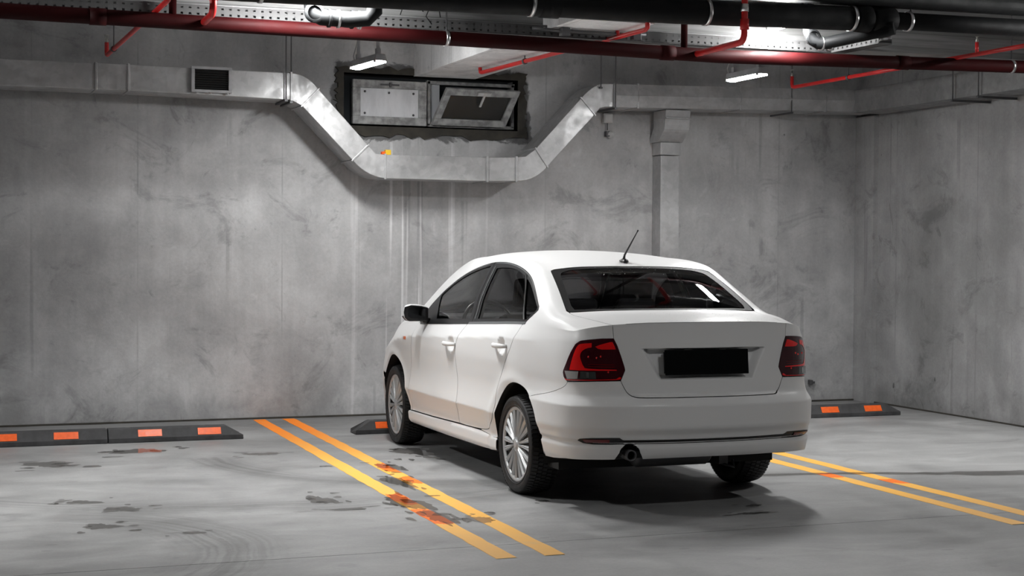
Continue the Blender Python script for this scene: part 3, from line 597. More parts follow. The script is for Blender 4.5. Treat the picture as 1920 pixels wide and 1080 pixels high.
for x,r in ((1.9,R1),(3.66,R1),(4.93,R1),(6.07,R1),(6.54,.066),(-.5,R1)):
    m_=MB(); z=bottom(x)+R1; m_.lathe([(-.012,r+.001),(-.012,r+.006),(.012,r+.006),(.012,r+.001)],'x',30,(x,9.42,z),close=True); rel(m_.build('clamp',M['steel']),dp)
    m_=MB(); m_.tube([(x+.02,9.41,z+r),(x+.02,9.41,CE)],.006,8); rel(m_.build('hanger_rod',M['dsteel']),dp)
dp2=empty('drain_pipe',(4.0,9.42,3.24)); tag(dp2,'second black drain pipe lying just above the clamped one','pipe')
m_=MB(); m_.tube([(-9,9.42,3.20),(1.8,9.42,3.215),(8.62,9.42,3.30)],.078,26); rel(m_.build('pipe_run',M['black_pipe']),dp2)
dp3=empty('drain_pipe',(4.0,9.47,3.42)); tag(dp3,'third black drain pipe at the very top edge of the picture','pipe')
m_=MB(); m_.tube([(-9,9.47,3.385),(1.8,9.47,3.40),(8.62,9.47,3.48)],.075,26); rel(m_.build('pipe_run',M['black_pipe']),dp3)
# bends with couplings (traps)
for k,(x0,y0,z0,lab) in enumerate(((2.30,9.75,2.955,'black drain trap with clamps at the upper left behind the thick pipe'),(5.95,9.75,3.0,'black drain branch with clamps joining the thick pipe at the upper right'))):
    t_=empty('drain_trap',(x0,y0,z0)); tag(t_,lab,'pipe fitting','drain traps')
    if k==0:
        m_=MB(); m_.tube([(0,.05,.20),(0,.0,.05),(.01,-.01,.0),(.05,-.02,-.02),(.22,-.05,-.03),(.34,-.08,-.02),(.38,-.10,.02),(.38,-.12,.22)],.052,18); m_.build('pipe_run',M['black_pipe'],t_)
        m_=MB(); m_.lathe([(0,.045),(.003,.062),(.012,.066),(.02,.062),(.02,.045)],'y',20,(0,-.07,0)); m_.build('cap',M['black_pipe'],t_)
        for x in (.10,.16,.25,.30):
            m_=MB(); m_.lathe([(x-.008,.054),(x-.008,.060),(x+.008,.060),(x+.008,.054)],'x',20,(0,-.035,-.026),close=True); m_.build('clamp',M['steel' if x in(.16,.30) else 'black_pipe'],t_)
    else:
        m_=MB(); m_.tube([(0,.05,.30),(0,.02,.05),(.01,.0,-.01),(.05,-.02,-.035),(.10,-.05,-.035),(.25,-.25,.0),(.42,-.42,.04)],.045,18); m_.build('pipe_run',M['black_pipe'],t_)
        m_=MB(); m_.lathe([(0,.045),(.003,.058),(.012,.06),(.02,.058),(.02,.045)],'y',20,(-.0,-.05,.0)); m_.build('cap',M['black_pipe'],t_)
        for a in (.07,.13):
            m_=MB(); m_.lathe([(-.008,.047),(-.008,.052),(.008,.052),(.008,.047)],'x',20,(a,-.03-(a>.1)*.03,-.036),close=True); m_.build('clamp',M['steel'],t_)
# ---- perforated cable trays
def tray(name,label,A,B,h,width,pitch=.052,rows=2,curve_end=False):
    """A->B near bottom edge line; perforated side plate facing the viewer and a floor behind"""
    A,B=Vector(A),Vector(B); d=(B-A); L=d.length; d.normalize(); nrm=Vector((-d.y,d.x,0)).normalized()
    if nrm.y<0: nrm=-nrm
    t_=empty(name,A); tag(t_,label,'cable tray')
    n=int(L/pitch); vs=[];fs=[]
    zz=[0]
    rh=h/rows
    for r in range(rows): zz+= [r*rh+rh*.33,r*rh+rh*.67]
    zz.append(h)
    xs=[0]
    for i in range(n): xs+=[i*pitch+pitch*.34,i*pitch+pitch*.66]
    xs.append(n*pitch)
    for x in xs:
        for z in zz: vs.append(d*x+Vector((0,0,z)))
    m=len(zz)
    for i in range(len(xs)-1):
        for j in range(m-1):
            if i%2==1 and j%2==1: continue
            fs.append((i*m+j,(i+1)*m+j,(i+1)*m+j+1,i*m+j+1))
    m_=MB(); m_.add(vs,fs); o=m_.build('side_plate',M['traym'],t_); so=o.modifiers.new('thick','SOLIDIFY'); so.thickness=.002
    m_=MB(); q=[Vector((0,0,0)),d*L,d*L+nrm*width,nrm*width]; m_.add([v+Vector((0,0,k)) for k in (.003,.006) for v in q],[(0,1,2,3),(4,7,6,5),(0,4,5,1),(1,5,6,2),(2,6,7,3),(3,7,4,0)]); m_.build('tray_floor',M['traym'],t_)
    m_=MB(); q=[Vector((0,0,h)),d*L+Vector((0,0,h))]; m_.add([q[0],q[1],q[1]+nrm*.012,q[0]+nrm*.012,q[0]+Vector((0,0,.002)),q[1]+Vector((0,0,.002)),q[1]+nrm*.012+Vector((0,0,.002)),q[0]+nrm*.012+Vector((0,0,.002))],[(0,3,2,1),(4,5,6,7),(0,1,5,4),(2,3,7,6),(0,4,7,3),(1,2,6,5)]); m_.build('rolled_edge',M['galv'],t_)
    m_=MB(); q=[nrm*width,d*L+nrm*width]; m_.add([q[0],q[1],q[1]+Vector((0,0,h)),q[0]+Vector((0,0,h))],[(0,1,2,3)]); o=m_.build('rear_plate',M['traym'],t_); so=o.modifiers.new('thick','SOLIDIFY'); so.thickness=.002
    return t_
tray('cable_tray','long perforated steel cable tray under the board-marked beam behind the red main',(-2.5,10.085,2.935),(6.3,10.085,2.955),.078,.07)
tray('cable_tray','short perforated tray turning toward the viewer at the upper right',(6.33,10.08,2.955),(6.40,9.56,2.965),.085,.12)
tray('cable_tray','perforated tray crossing the top right corner of the picture',(7.35,9.0,3.12),(7.6,6.8,3.12),.09,.2)
# electrical bits on the back wall
jb=empty('junction_box',(5.913,WB-.03,2.694)); tag(jb,'small square junction box on the wall under the right duct bend','box')
m_=MB(); m_.box((-.045,-.025,-.045),(.045,.03,.045)); m_.build('body',M['box'],jb,bevel=.008)
m_=MB(); m_.box((-.036,-.030,-.036),(.036,-.024,.036)); m_.build('cover',M['box'],jb,bevel=.003)
m_=MB(); m_.tube([(.0,0,-.045),(.0,0,-.11)],.005,8); m_.build('cable',M['dsteel'],jb)
dv=empty('wall_sensor',(5.94,WB-.05,2.535)); tag(dv,'small tilted sensor on the wall below the junction box','sensor')
m_=MB(); m_.lathe([(0,.0001),(0,.03),(.025,.034),(.04,.028),(.045,.0001)],'y',20); m_.v=[tuple(Matrix.Rotation(.6,3,'X')@Vector(v)) for v in m_.v]; m_.build('head',M['box'],dv)
m_=MB(); m_.box((-.045,.0,-.01),(-.01,.05,.04)); m_.build('bracket',M['dsteel'],dv,bevel=.003)
a_=empty('wall_anchor',(8.13,WB,.19)); tag(a_,'small dark bolt stub low on the back wall right of the car','bolt')
m_=MB(); m_.box((-.03,-.05,-.02),(.0,.0,.025)); m_.box((0,-.03,-.012),(.035,.0,.01)); m_.build('bracket',M['dsteel'],a_,bevel=.003)
y_=empty('pipe_tag',(3.70,13.0,2.272)); tag(y_,'tiny yellow and red plastic tag lying on top of the low duct','tag')
m_=MB(); m_.box((-.02,-.13,.002),(.03,-.08,.045)); m_.build('tag_plate',M['yellowtag'],y_,bevel=.004)
m_=MB(); m_.box((-.05,-.13,.002),(-.022,-.08,.03)); m_.build('clip',M['orange'],y_,bevel=.004)
cb=empty('conduit_bundle',(4.0,9.95,3.0)); tag(cb,'dark cable conduit lying across under the lit ceiling beam','conduit')
m_=MB(); m_.tube([(-.1,.05,-.012),(.05,.02,-.02),(.6,.0,-.025),(.75,.03,-.012)],.012,10); m_.build('conduit',M['dsteel'],cb)
for x in (.12,.66):
    m_=MB(); m_.box((x-.03,-.03,-.06),(x+.03,.03,-.004)); m_.build('clip',M['dsteel'],cb,bevel=.003)
lw=empty('loose_wire',(2.95,9.98,3.02)); tag(lw,'loose looping black wires dangling from the cable tray','wire')
for pts in (((0,0,0),(.02,.0,.06),(.07,0,.09),(.12,0,.085),(.16,0,.03)),((.12,0,.09),(.2,0,.095),(.27,0,.06),(.28,0,.0)),((.22,0,.11),(.2,0,.05),(.18,.0,.0),(.22,0,-.05))):
    m_=MB(); m_.tube(pts,.0035,6); m_.build('wire',M['black_pipe'],lw)
# ---- yellow bay lines
LN_=[(2.66,2.568,.105,13.19,6.87,'left line of the pair left of the car'),(2.915,2.82,.105,13.19,6.87,'right line of the pair left of the car'),
     (5.585,5.52,.105,13.0,6.86,'left line of the pair right of the car'),(5.83,5.77,.105,13.0,6.6,'right line of the pair right of the car')]
for k,(xa,xb,wd,ya,yb,lab) in enumerate(LN_):
    n=60; vs=[];rn=random.Random(k)
    for i in range(n+1):
        t=i/n; x=xa+(xb-xa)*t; y=ya+(yb-ya)*t; e=rn.uniform(-.004,.004)
        vs+=[(x-wd/2+e,y,.0005),(x+wd/2+e,y,.0005),(x-wd/2+e+.002,y,.0022),(x+wd/2+e-.002,y,.0022)]
    fs=[]
    for i in range(n): a=i*4; b=a+4; fs+=[(a,b,b+2,a+2),(a+2,b+2,b+3,a+3),(a+3,b+3,b+1,a+1)]
    m_=MB(); m_.add(vs,fs); tag(m_.build('bay_line',M['line']),'worn yellow painted bay line, the '+lab,'floor line','painted bay lines')
# ---- wet patches
WET=[(2.93,10.05,.10,.28,'wet patch on the right yellow line left of the car'),(2.78,9.35,.10,.35,'wet streak between the two yellow lines left of the car'),(2.60,8.62,.13,.42,'wet patch on the left yellow line left of the car'),(2.60,8.05,.10,.30,'wet patch lower on the left yellow line left of the car'),(2.80,7.93,.10,.14,'small wet tail just right of the left yellow line'),
 (3.30,10.72,.17,.33,'dark wet patch beside the front left wheel'),(.863,8.346,.11,.14,'arrow-shaped wet patch on the left floor, the nearest one'),(.835,9.175,.13,.10,'flat wet patch on the left floor behind the nearest one'),(.778,10.83,.22,.20,'broad faint wet patch below the left end of the wheel stops'),
 (2.144,8.85,.10,.22,'mottled wet patch left of the yellow lines'),(2.206,8.47,.18,.05,'thin wet dash left of the yellow lines'),(1.037,8.86,.12,.13,'speckled wet patch in the middle of the left floor'),(1.46,11.37,.22,.22,'damp patch in front of the left wheel stop'),(2.225,10.945,.14,.12,'small damp patch near the top of the yellow lines'),
 (3.36,8.39,.05,.07,'small wet spot behind the rear left wheel'),(1.27,8.0,.09,.05,'small wet dash at the lower left floor'),(4.32,7.62,.13,.06,'wet fleck in the shadow behind the bumper'),(4.45,7.85,.07,.05,'tiny wet fleck in the shadow near the right rear wheel'),(2.52,10.2,.05,.06,'tiny wet spot left of the upper yellow line')]
rn=random.Random(11)
for (x,y,a,b,lab) in WET:
    m_=MB(); big=max(a,b)>.12
    blobs=[(x,y,a*.72,b*.62)]+[(x+rn.uniform(-1.5,1.5)*a,y+rn.uniform(-1.3,1.3)*b,a*rn.uniform(.10,.38),b*rn.uniform(.06,.22)) for _ in range(7 if big else 3)]
    for bi,(bx,by,ba,bb) in enumerate(blobs):
        n=56 if bi==0 else 18; ph=[rn.uniform(0,6.28) for _ in range(6)]; zz=.0030+.00008*bi; vs=[(bx,by,zz)]
        for i in range(n):
            t=2*PI*i/n; r=1+.22*math.sin(t+ph[5])+.20*math.sin(2*t+ph[0])+.16*math.sin(3*t+ph[1])+.10*math.sin(7*t+ph[2])+(.07*math.sin(13*t+ph[3])+.06*math.sin(19*t+ph[4]) if bi==0 else 0)+rn.uniform(-.04,.04)
            vs.append((bx+ba*r*math.cos(t),by+bb*r*math.sin(t),zz))
        m_.add(vs,[(0,1+i,1+(i+1)%n) for i in range(n)])
    tag(m_.build('wet_patch',M['wet']),lab,'puddle','wet patches')
# long wet streak right of the car
vs=[];n=44
for i in range(n+1):
    t=i/n; x=4.95+t*3.3; y=8.93-.60*t*1.15+.05*math.sin(9*t)-.1*(t>.6)*(t-.6); wv=.035+.06*t+rn.uniform(-.012,.02)+(.05 if .45<t<.6 else 0)
    vs+=[(x,y-wv,.0032),(x,y+wv*.8,.0032)]
m_=MB(); m_.add(vs,[(2*i,2*i+2,2*i+3,2*i+1) for i in range(n)]); tag(m_.build('wet_patch',M['wet']),'long wet streak running right from the rear right wheel across the lines','puddle','wet patches')
# ---- rubber wheel stops
def stop(x0,x1,lab,refl,endL=False,endR=False):
    """bevelled rubber kerb, sloped top face toward the viewer; refl = reflector centre positions"""
    s_=empty('wheel_stop',((x0+x1)/2,11.97,0)); tag(s_,lab,'wheel stop','rubber wheel stops')
    h=(x1-x0)/2; eL,eR=(.13 if endL else .0),(.13 if endR else .0)
    pr=[(-.085,0),(-.085,.035),(-.045,.105),(.045,.105),(.085,.035),(.085,0)]
    def sx(z,sgn,e): return sgn*(h-(e*max(0,z-.035)/.07))
    vs=[(sx(z,-1,eL),y,z) for y,z in pr]+[(sx(z,1,eR),y,z) for y,z in pr]
    m_=MB(); n=6; m_.add(vs,[tuple(range(n)),tuple(range(n,2*n))[::-1]]+[(i,n+i,n+(i+1)%n,(i+1)%n) for i in range(n)]); m_.build('body',M['stoprub'],s_,bevel=.006)
    for c in refl:
        c-=(x0+x1)/2; m_=MB()
        y0,z0,y1,z1=-.0800,.0437,-.0520,.0928; ny,nz=-.868*.003,.496*.003
        vs=[(c+a,y+k*ny,z+k*nz) for k in (0,1) for a,y,z in ((-.088,y0,z0),(.088,y0,z0),(.088,y1,z1),(-.088,y1,z1))]
        m_.add(vs,[(0,3,2,1),(4,5,6,7),(0,1,5,4),(1,2,6,5),(2,3,7,6),(3,0,4,7)]); m_.build('reflector',M['orange'],s_)
    for c in (x0+.15,x1-.3):
        m_=MB(); m_.lathe([(.104,.022),(.106,.020),(.107,.0001)],'z',16,(c-(x0+x1)/2,0,0)); m_.build('fixing_bolt',M['dsteel'],s_)
stop(-.74,.262,'black rubber wheel stop at the left edge, running out of the picture',[-.55,-.05])
stop(.266,1.262,'black rubber wheel stop at the far left, second from the open end',[.53,.965])
stop(1.268,2.28,'black rubber wheel stop at the left whose right end slopes down',[1.575,2.02],endR=True)
stop(3.165,4.15,'black rubber wheel stop just left of the front left wheel',[3.42,3.9],endL=True)
stop(4.154,5.15,'black rubber wheel stop hidden in front of the car',[4.45,4.9],endR=True)
stop(6.22,7.22,'black rubber wheel stop partly hidden behind the right side of the car',[6.5,6.95],endL=True)
stop(7.224,8.235,'black rubber wheel stop right of the car with two orange reflectors',[7.505,7.95],endR=True)
# ================================================================== the car
CAR=empty('car',(4.1008,8.7041,0)); tag(CAR,'white four-door saloon car parked nose to the wall, seen from behind','car')
def cr(pts,n=6):
    """smooth open chain through points"""
    P=[np.array(p,float) for p in pts]; P=[2*P[0]-P[1]]+P+[2*P[-1]-P[-2]]; out=[]
    for i in range(1,len(P)-2):
        for k in range(n):
            t=k/n; a,b,c,d=P[i-1],P[i],P[i+1],P[i+2]
            out.append(tuple(.5*((2*b)+(-a+c)*t+(2*a-5*b+4*c-d)*t*t+(-a+3*b-3*c+d)*t**3)))
    out.append(tuple(pts[-1])); return out
def inpoly(P,poly):
    x,y=P[:,0],P[:,1]; q=np.asarray(poly); x0,y0=q[:,0],q[:,1]; x1,y1=np.roll(x0,-1),np.roll(y0,-1); c=np.zeros(len(P),bool)
    for a,b,d,e in zip(x0,y0,x1,y1):
        if b==e: continue
        k=((b>y)!=(e>y))&(x<(d-a)*(y-b)/(e-b)+a); c^=k
    return c
def area(p): p=np.asarray(p); return .5*np.sum(p[:,0]*np.roll(p[:,1],-1)-np.roll(p[:,0],-1)*p[:,1])
def shrink(poly,d):
    p=np.asarray(poly,float); keep=[0]
    for i in range(1,len(p)):
        if np.hypot(*(p[i]-p[keep[-1]]))>1e-5: keep.append(i)
    if len(keep)>1 and np.hypot(*(p[keep[0]]-p[keep[-1]]))<1e-5: keep.pop()
    p=p[keep]
    if area(p)<0: p=p[::-1]
    a=np.roll(p,1,0); b=np.roll(p,-1,0); e1=p-a; e2=b-p; e1/=np.linalg.norm(e1,axis=1)[:,None]; e2/=np.linalg.norm(e2,axis=1)[:,None]
    n1=np.stack([-e1[:,1],e1[:,0]],1); n2=np.stack([-e2[:,1],e2[:,0]],1); m=n1+n2; m/=np.maximum(np.linalg.norm(m,axis=1),.3)[:,None]
    k=1/np.clip((m*n1).sum(1),.5,1); return p+m*(d*k)[:,None]
def densify(poly,step):
    p=np.asarray(poly,float); out=[]
    for i in range(len(p)):
        a,b=p[i],p[(i+1)%len(p)]; n=max(1,int(math.ceil(np.hypot(*(b-a))/step)))
        for k in range(n): out.append(a+(b-a)*k/n)
    return np.array(out)
DOM={'L':lower,'U':upper}
class Panel:
    def __init__(s): s.v=[];s.n=[];s.f=[];s.o=0
    def patch(s,dom,poly,holes=(),step=.03,gap=.0018,off=0.,skirt=.012,rev=False,bstep=None):
        ev=DOM[dom]; outer=densify(shrink(poly,gap),bstep or step*.6); hs=[densify(shrink(h,-gap),bstep or step*.6) for h in holes]
        g=np.asarray(outer); x0,y0=g.min(0); x1,y1=g.max(0)
        X,Y=np.meshgrid(np.arange(x0+step*.5,x1,step),np.arange(y0+step*.5,y1,step*(.9 if dom=='L' else .8))); P=np.stack([X.ravel(),Y.ravel()],1)
        k=inpoly(P,outer)
        for h in hs: k&=~inpoly(P,h)
        P=P[k]
        bd=np.concatenate([outer]+hs)
        if len(P):
            keep=np.ones(len(P),bool)
            for c in range(0,len(P),2000):
                d=np.hypot(P[c:c+2000,0][:,None]-bd[:,0],P[c:c+2000,1][:,None]-bd[:,1]).min(1); keep[c:c+2000]=d>step*.38
            P=P[keep]
        vs=[Vector(p) for p in bd.tolist()]+[Vector(p) for p in P.tolist()]; ed=[]; o=0
        for L in [outer]+hs:
            n=len(L); ed+=[(o+i,o+(i+1)%n) for i in range(n)]; o+=n
        ov,oe,of,_,_,_=delaunay_2d_cdt(vs,ed,[],0,1e-7)
        V=np.array([tuple(v) for v in ov]); F=np.array([f for f in of if len(f)==3]); C=V[F].mean(1); k=inpoly(C,outer)
        for h in hs: k&=~inpoly(C,h)
        F=F[k]; pos,nor=ev(V[:,0],V[:,1]); 
        a,b,c=pos[F[:,0]],pos[F[:,1]],pos[F[:,2]]; fn=np.cross(b-a,c-a); d=(fn*nor[F[:,0]]).sum(1)
        if rev: nor2=-nor
        else: nor2=nor
        F=np.where(((d<0)!=rev)[:,None],F[:,[0,2,1]],F)
        base=len(s.v); q=pos+nor*off; s.v+=q.tolist(); s.n+=nor2.tolist(); s.f+=(F+base).tolist()
        if skirt:
            for L in [outer]+hs:
                pp,nn=ev(L[:,0],L[:,1]); pp=pp+nn*off; tg=np.roll(pp,-1,0)-np.roll(pp,1,0); sn=np.cross(tg,nn); sn/=np.maximum(np.linalg.norm(sn,axis=1),1e-9)[:,None]
                lo=pp-nn*skirt; base=len(s.v); n=len(L); s.v+=pp.tolist()+lo.tolist(); s.n+=sn.tolist()*2
                s.f+=[(base+i,base+(i+1)%n,base+n+(i+1)%n,base+n+i) for i in range(n)]
        return s
    def build(s,name,mat,parent,inv=True):
        me=bpy.data.meshes.new(name); me.from_pydata(s.v,[],s.f); me.update(); me.polygons.foreach_set('use_smooth',[True]*len(me.polygons))
        me.normals_split_custom_set_from_vertices([tuple(n) for n in s.n]); ob=bpy.data.objects.new(name,me); COL.objects.link(ob); me.materials.append(mat); ob.parent=parent; return ob
SY=lambda y: float(s_of_y(y))
def side(pts): return [(SY(y),z) for y,z in pts]
def mir(poly): return [(-a,b) for a,b in poly]
def mirU(poly): return [(a,-b) for a,b in poly]
def zt(s_): return float(ZTOP(np.array([s_]))[0])
RAc,RAr=(-.065,.300),.374; FAc,FAr=(2.50,.300),.378
def arcp(c,r,a0,a1,n=26):
    return [(c[0]+r*math.cos(math.radians(a0+(a1-a0)*i/n)),c[1]+r*math.sin(math.radians(a0+(a1-a0)*i/n))) for i in range(n+1)]
def topline(y0,y1,n=10): return [(SY(y0+(y1-y0)*i/n),zt(SY(y0+(y1-y0)*i/n))-.0005) for i in range(n+1)]
seamR=cr([(-.069,1.033),(-.036,.96),(.031,.875),(.142,.755),(.222,.656),(.258,.58),(.275,.50),(.318,.43),(.384,.372),(.47,.338),(.60,.325)],4)
seamB=cr([(1.02,.318),(1.0,.40),(.992,.50),(1.005,.60),(1.029,.71),(1.026,.816),(.985,.89),(.93,.95),(.885,.990)],4)
seamF=cr([(2.085,.300),(2.085,.42),(2.07,.55),(2.045,.70),(2.015,.85),(1.985,.940)],4)
LAMP=[(.943,.779),(.939,.792),(.913,.831),(.872,.899),(.840,.940),(.800,.960),(.731,.968),(.653,.974),(.575,.975),(.553,.936),(.531,.881),(.509,.818),(.505,.800),(.531,.744),(.679,.741),(.898,.731),(.922,.742),(.935,.757)]
bumptop_y=[(-.268,.612),(-.40,.632),(-.522,.653),(-.60,.673),(-.655,.690)]
bumptop_y=cr([(-.268,.612),(-.40,.634),(-.522,.655),(-.61,.676)],4)
bumptop=side(bumptop_y)+cr([(.955,.690),(.925,.703),(.908,.716),(.898,.729)],3)
boot_side=[(.583,zt(.583)-.0005),(.575,.975),(.553,.936),(.531,.881),(.509,.818),(.505,.800),(.531,.744)]
boot_low=cr([(.531,.742),(.512,.705),(.490,.674),(.455,.656),(.40,.651),(.2,.650),(0,.650)],5)
liner=MB()
# ---- body shell : quarters, pillars, roof in one skin
DLO_=cr([(1.93,1.002),(1.877,.88),(1.715,.783),(1.566,.735),(1.371,.687),(1.128,.636),(.858,.595),(.629,.587),(.42,.602),(.244,.633),(.116,.669),(-.045,.735),(-.165,.80)],5)+cr([(-.185,.84),(-.165,.90),(-.10,1.002)],4)
RWb=[(-.362,0),(-.360,.30),(-.350,.47)]; 
RWs=cr([(-.350,.500),(-.15,.490),(.06,.480),(.095,.475)],4); RWt=cr([(.112,.455),(.122,.30),(.120,.15),(.118,0)],4)
deck=cr([(-.363,.492),(-.443,.487),(-.538,.480),(-.605,.467),(-.68,.455),(-.72,.450)],4)
WSs=[(1.63,0),(1.625,.20),(1.60,.40),(1.575,.455)]+cr([(1.565,.475),(1.8,.515),(2.05,.55),(2.26,.575)],4)
shell=Panel()
for sg in (1,-1):
    q=[(a,b+.004) for a,b in topline(-.715,-.10,14)]
    poly=[(.583,zt(.583)-.0005)]+[(s_,zt(s_)+.0035) for s_ in np.linspace(.60,SY(-.715)-.01,12)]+q+side(seamR[1:])+side([(.60,.318),(.38,.300)])+side(arcp(RAc,RAr,0,124,30))+bumptop[1:]+LAMP[17:13:-1]*0+[LAMP[17],LAMP[0]]+LAMP[1:9]
    mp=(lambda p:p) if sg>0 else mir
    shell.patch('L',mp(poly),step=.022,gap=.0015)
half=WSs+[(2.28,.62),(2.22,.70),(2.0,.86),(1.93,.985)]+DLO_[1:]+[(-.10,1.003),(-.30,1.003),(-.55,1.003),(-.7212,1.003),(-.7212,.45)]+deck[::-1][1:]+RWs+RWt
full=half+mirU(half[::-1])
shell.patch('U',full,step=.022,gap=.0008)
sh=shell.build('body_shell',M['paint'],CAR)
# ---- boot lid (top deck, rear face with the plate recess)
boot=Panel()
d0=[(-.366,0),(-.364,.30),(-.366,.488)]+deck[1:]; boot.patch('U',d0+[(-.7212,.3),(-.7212,0)]+mirU([(-.7212,.3)]+deck[::-1][:-1]+[(-.366,.488),(-.364,.30)]),step=.022,gap=.0012,skirt=0)
topb=[(s_,zt(s_)+.0012) for s_ in np.linspace(0,.583,14)]; hb=topb+boot_side[1:]+boot_low; 
boot.patch('L',hb[:-1]+[(0,.650)]+mir(hb[::-1])[1:-1],step=.0085,gap=.0012,bstep=.012)
boot=boot.build('boot_lid',M['paint'],CAR)
# number plate (blank) in the recess
pm,pn=lower([.0],[.845]); py=float(pm[0][1])
m_=MB(); 
Rp=Matrix.Rotation(math.radians(-6),3,'X')
yp=-.925
m_.box((-.262,-.004,-.070),(.262,.004,.070),Rp,(0,yp,.841)); pl_=m_.build('number_plate',M['plate'],boot,bevel=.003); pl_['label']='blank black number plate'
m_=MB(); m_.box((-.25,.004,-.06),(.25,.040,.06),Rp,(0,yp,.841)); m_.build('plate_mount',M['cavity'],boot)
for x in (-.11,.11):
    m_=MB(); m_.box((x-.022,-.905,.902),(x+.022,-.885,.911)); m_.build('plate_lamp',M['lampclr'],boot,bevel=.002)
# ---- tail lamps
for sg in (1,-1):
    mp=(lambda p:p) if sg>0 else mir
    b=Panel().patch('L',mp(LAMP),step=.02,gap=.001,off=.0015).build('tail_lamp',M['lampdark'],CAR)
    def seg(poly,mat,nm,off=.003): return Panel().patch('L',mp(poly),step=.012,gap=.0004,off=off,skirt=.003).build(nm,M[mat],b)
    seg([(.876,.797)]+cr([(.876,.797),(.866,.83),(.835,.906),(.815,.934),(.79,.944),(.716,.950)],3)+cr([(.716,.925),(.755,.917),(.782,.90),(.790,.875),(.776,.84),(.762,.820),(.735,.809),(.557,.804)],3)+[(.557,.798)],'lampred','red_band')
    for zz in (.822,.834): seg([(.735,zz),(.57,zz-.002),(.57,zz-.0055),(.735,zz-.0035)],'deepred','light_bar')
    seg([(.694,.930),(.665,.940),(.631,.949),(.600,.956),(.583,.957),(.571,.935),(.562,.915),(.650,.914),(.675,.918)],'lampred','brake_segment')
    seg([(.924,.790),(.800,.792),(.806,.750),(.898,.745)],'lampclr','reversing_segment')
    seg([(.787,.792),(.687,.792),(.683,.752),(.789,.752)],'lampgry','indicator_segment'); seg([(.748,.790),(.728,.790),(.728,.757),(.746,.757)],'lampsil','reflector_cup',.004)
    seg([(.925,.748),(.905,.738),(.69,.744),(.56,.747),(.535,.750),(.528,.760),(.540,.764),(.56,.753),(.69,.751),(.80,.748),(.898,.743),(.93,.762),(.936,.778),(.940,.779),(.938,.764)][:8]+[(.56,.752),(.69,.7485),(.898,.7435)],'lampred','lower_edge_segment')
    for (a,c) in ((.735,.873),(.657,.876),(.683,.868),(.733,.928),(.609,.790)):  # small red discs set on the lens as painted glints
        m_=MB(); p_,n_=lower([sg*a],[c]); p_=p_[0]+n_[0]*.0018; m_.lathe([(-.001,.0001),(-.001,.006),(.001,.005),(.002,.0001)],'y',10,tuple(p_)); m_.build('lens_glint',M['lampred'],b)
# ---- rear bumper
bot=side(arcp(RAc,RAr,124,182,14))+[(1.17,.283),(1.05,.287),(.90,.300),(.70,.305)]
notch=[(.565,.305)]+[(.478+.062*math.cos(t),.335+.058*math.sin(t)) for t in np.linspace(.15,PI-.15,12)]+[(.395,.305)]
notchN=[(-a,b) for a,b in notch]
botR=bot+[(.5,.307),(0,.310)]
left=[(-a,b) for a,b in (bot+notch)]+[(0,.310)]
topR=bumptop[::-1][:0]
chainR=side(arcp(RAc,RAr,124,182,14))
right_top=[(0,.648)]+[(a,b-.002) for a,b in boot_low[::-1][1:]]+[(.531,.7415),(.679,.739),(.898,.729)]+bumptop[::-1]
polyR=right_top+side(arcp(RAc,RAr,124,182,14))[1:]+[(1.17,.283),(1.05,.287),(.90,.300),(.70,.305),(.5,.307),(0,.310)]
polyL=right_top+side(arcp(RAc,RAr,124,182,14))[1:]+[(1.17,.283),(1.05,.287),(.90,.300),(.70,.305)]+notch+[(.2,.309)]
full=polyR+mir(polyL[::-1])[:-1]
bp=Panel().patch('L',full,step=.016,gap=.0012,skirt=.03).build('rear_bumper',M['paint'],CAR)
stripe=[(-.515,.4125),(-.3,.4115),(0,.411),(.3,.4115),(.515,.4125),(.60,.414),(.60,.3905),(.3,.3895),(0,.389),(-.3,.3895),(-.60,.3905),(-.60,.414)]
Panel().patch('L',stripe,step=.02,gap=0,off=.0012,skirt=.006).build('bumper_strip',M['trim'],bp)
for sg in (1,-1):
    mp=(lambda p:p) if sg>0 else mir
    o=Panel().patch('L',mp([(.775,.422),(.79,.412),(.76,.397),(.70,.391),(.60,.390),(.515,.392),(.515,.413),(.54,.430),(.60,.430),(.70,.428)]),step=.02,gap=0,off=.002,skirt=.006).build('reflector_housing',M['trim'],bp)
    Panel().patch('L',mp([(.755,.420),(.745,.405),(.60,.403),(.60,.422)]),step=.02,gap=0,off=.0065,skirt=.004).build('red_reflector',M['deepred'],bp)
# ---- doors, windows, skirts, wings
def strip_top(y0,y1,off,w,name,mat,par,sg):
    n=16; poly=[(SY(y0+(y1-y0)*i/n),zt(SY(y0+(y1-y0)*i/n))-.0002) for i in range(n+1)]; poly+= [(a,b-w) for a,b in poly[::-1]]
    return Panel().patch('L',poly if sg>0 else mir(poly),step=.03,gap=0,off=off,skirt=.008).build(name,M[mat],par)
Gf=cr([(1.69,.80),(1.64,.783),(1.539,.753),(1.3,.700),(1.067,.655),(.885,.625)],4)+[(.905,.978)]+[(1.3,.978),(1.60,.975)]
Gr=[(.75,.980),(.752,.80)]+cr([(.757,.643),(.63,.633),(.501,.632),(.40,.640),(.319,.655)],3)+cr([(.245,.670),(.16,.74),(.05,.85),(-.045,.978)],3)
Gq=[(.205,.690)]+cr([(.177,.690),(.09,.718),(-.045,.77),(-.150,.820)],3)+[(-.163,.850),(-.135,.905),(-.085,.975),(-.068,.975),(.03,.87),(.13,.765)]
iB=min(range(len(DLO_)),key=lambda i:abs(DLO_[i][0]-.845))
dloF=DLO_[:iB]+[(.845,.5945),(.840,1.002)]
dloR=[(.835,1.002),(.840,.5945)]+DLO_[iB:]
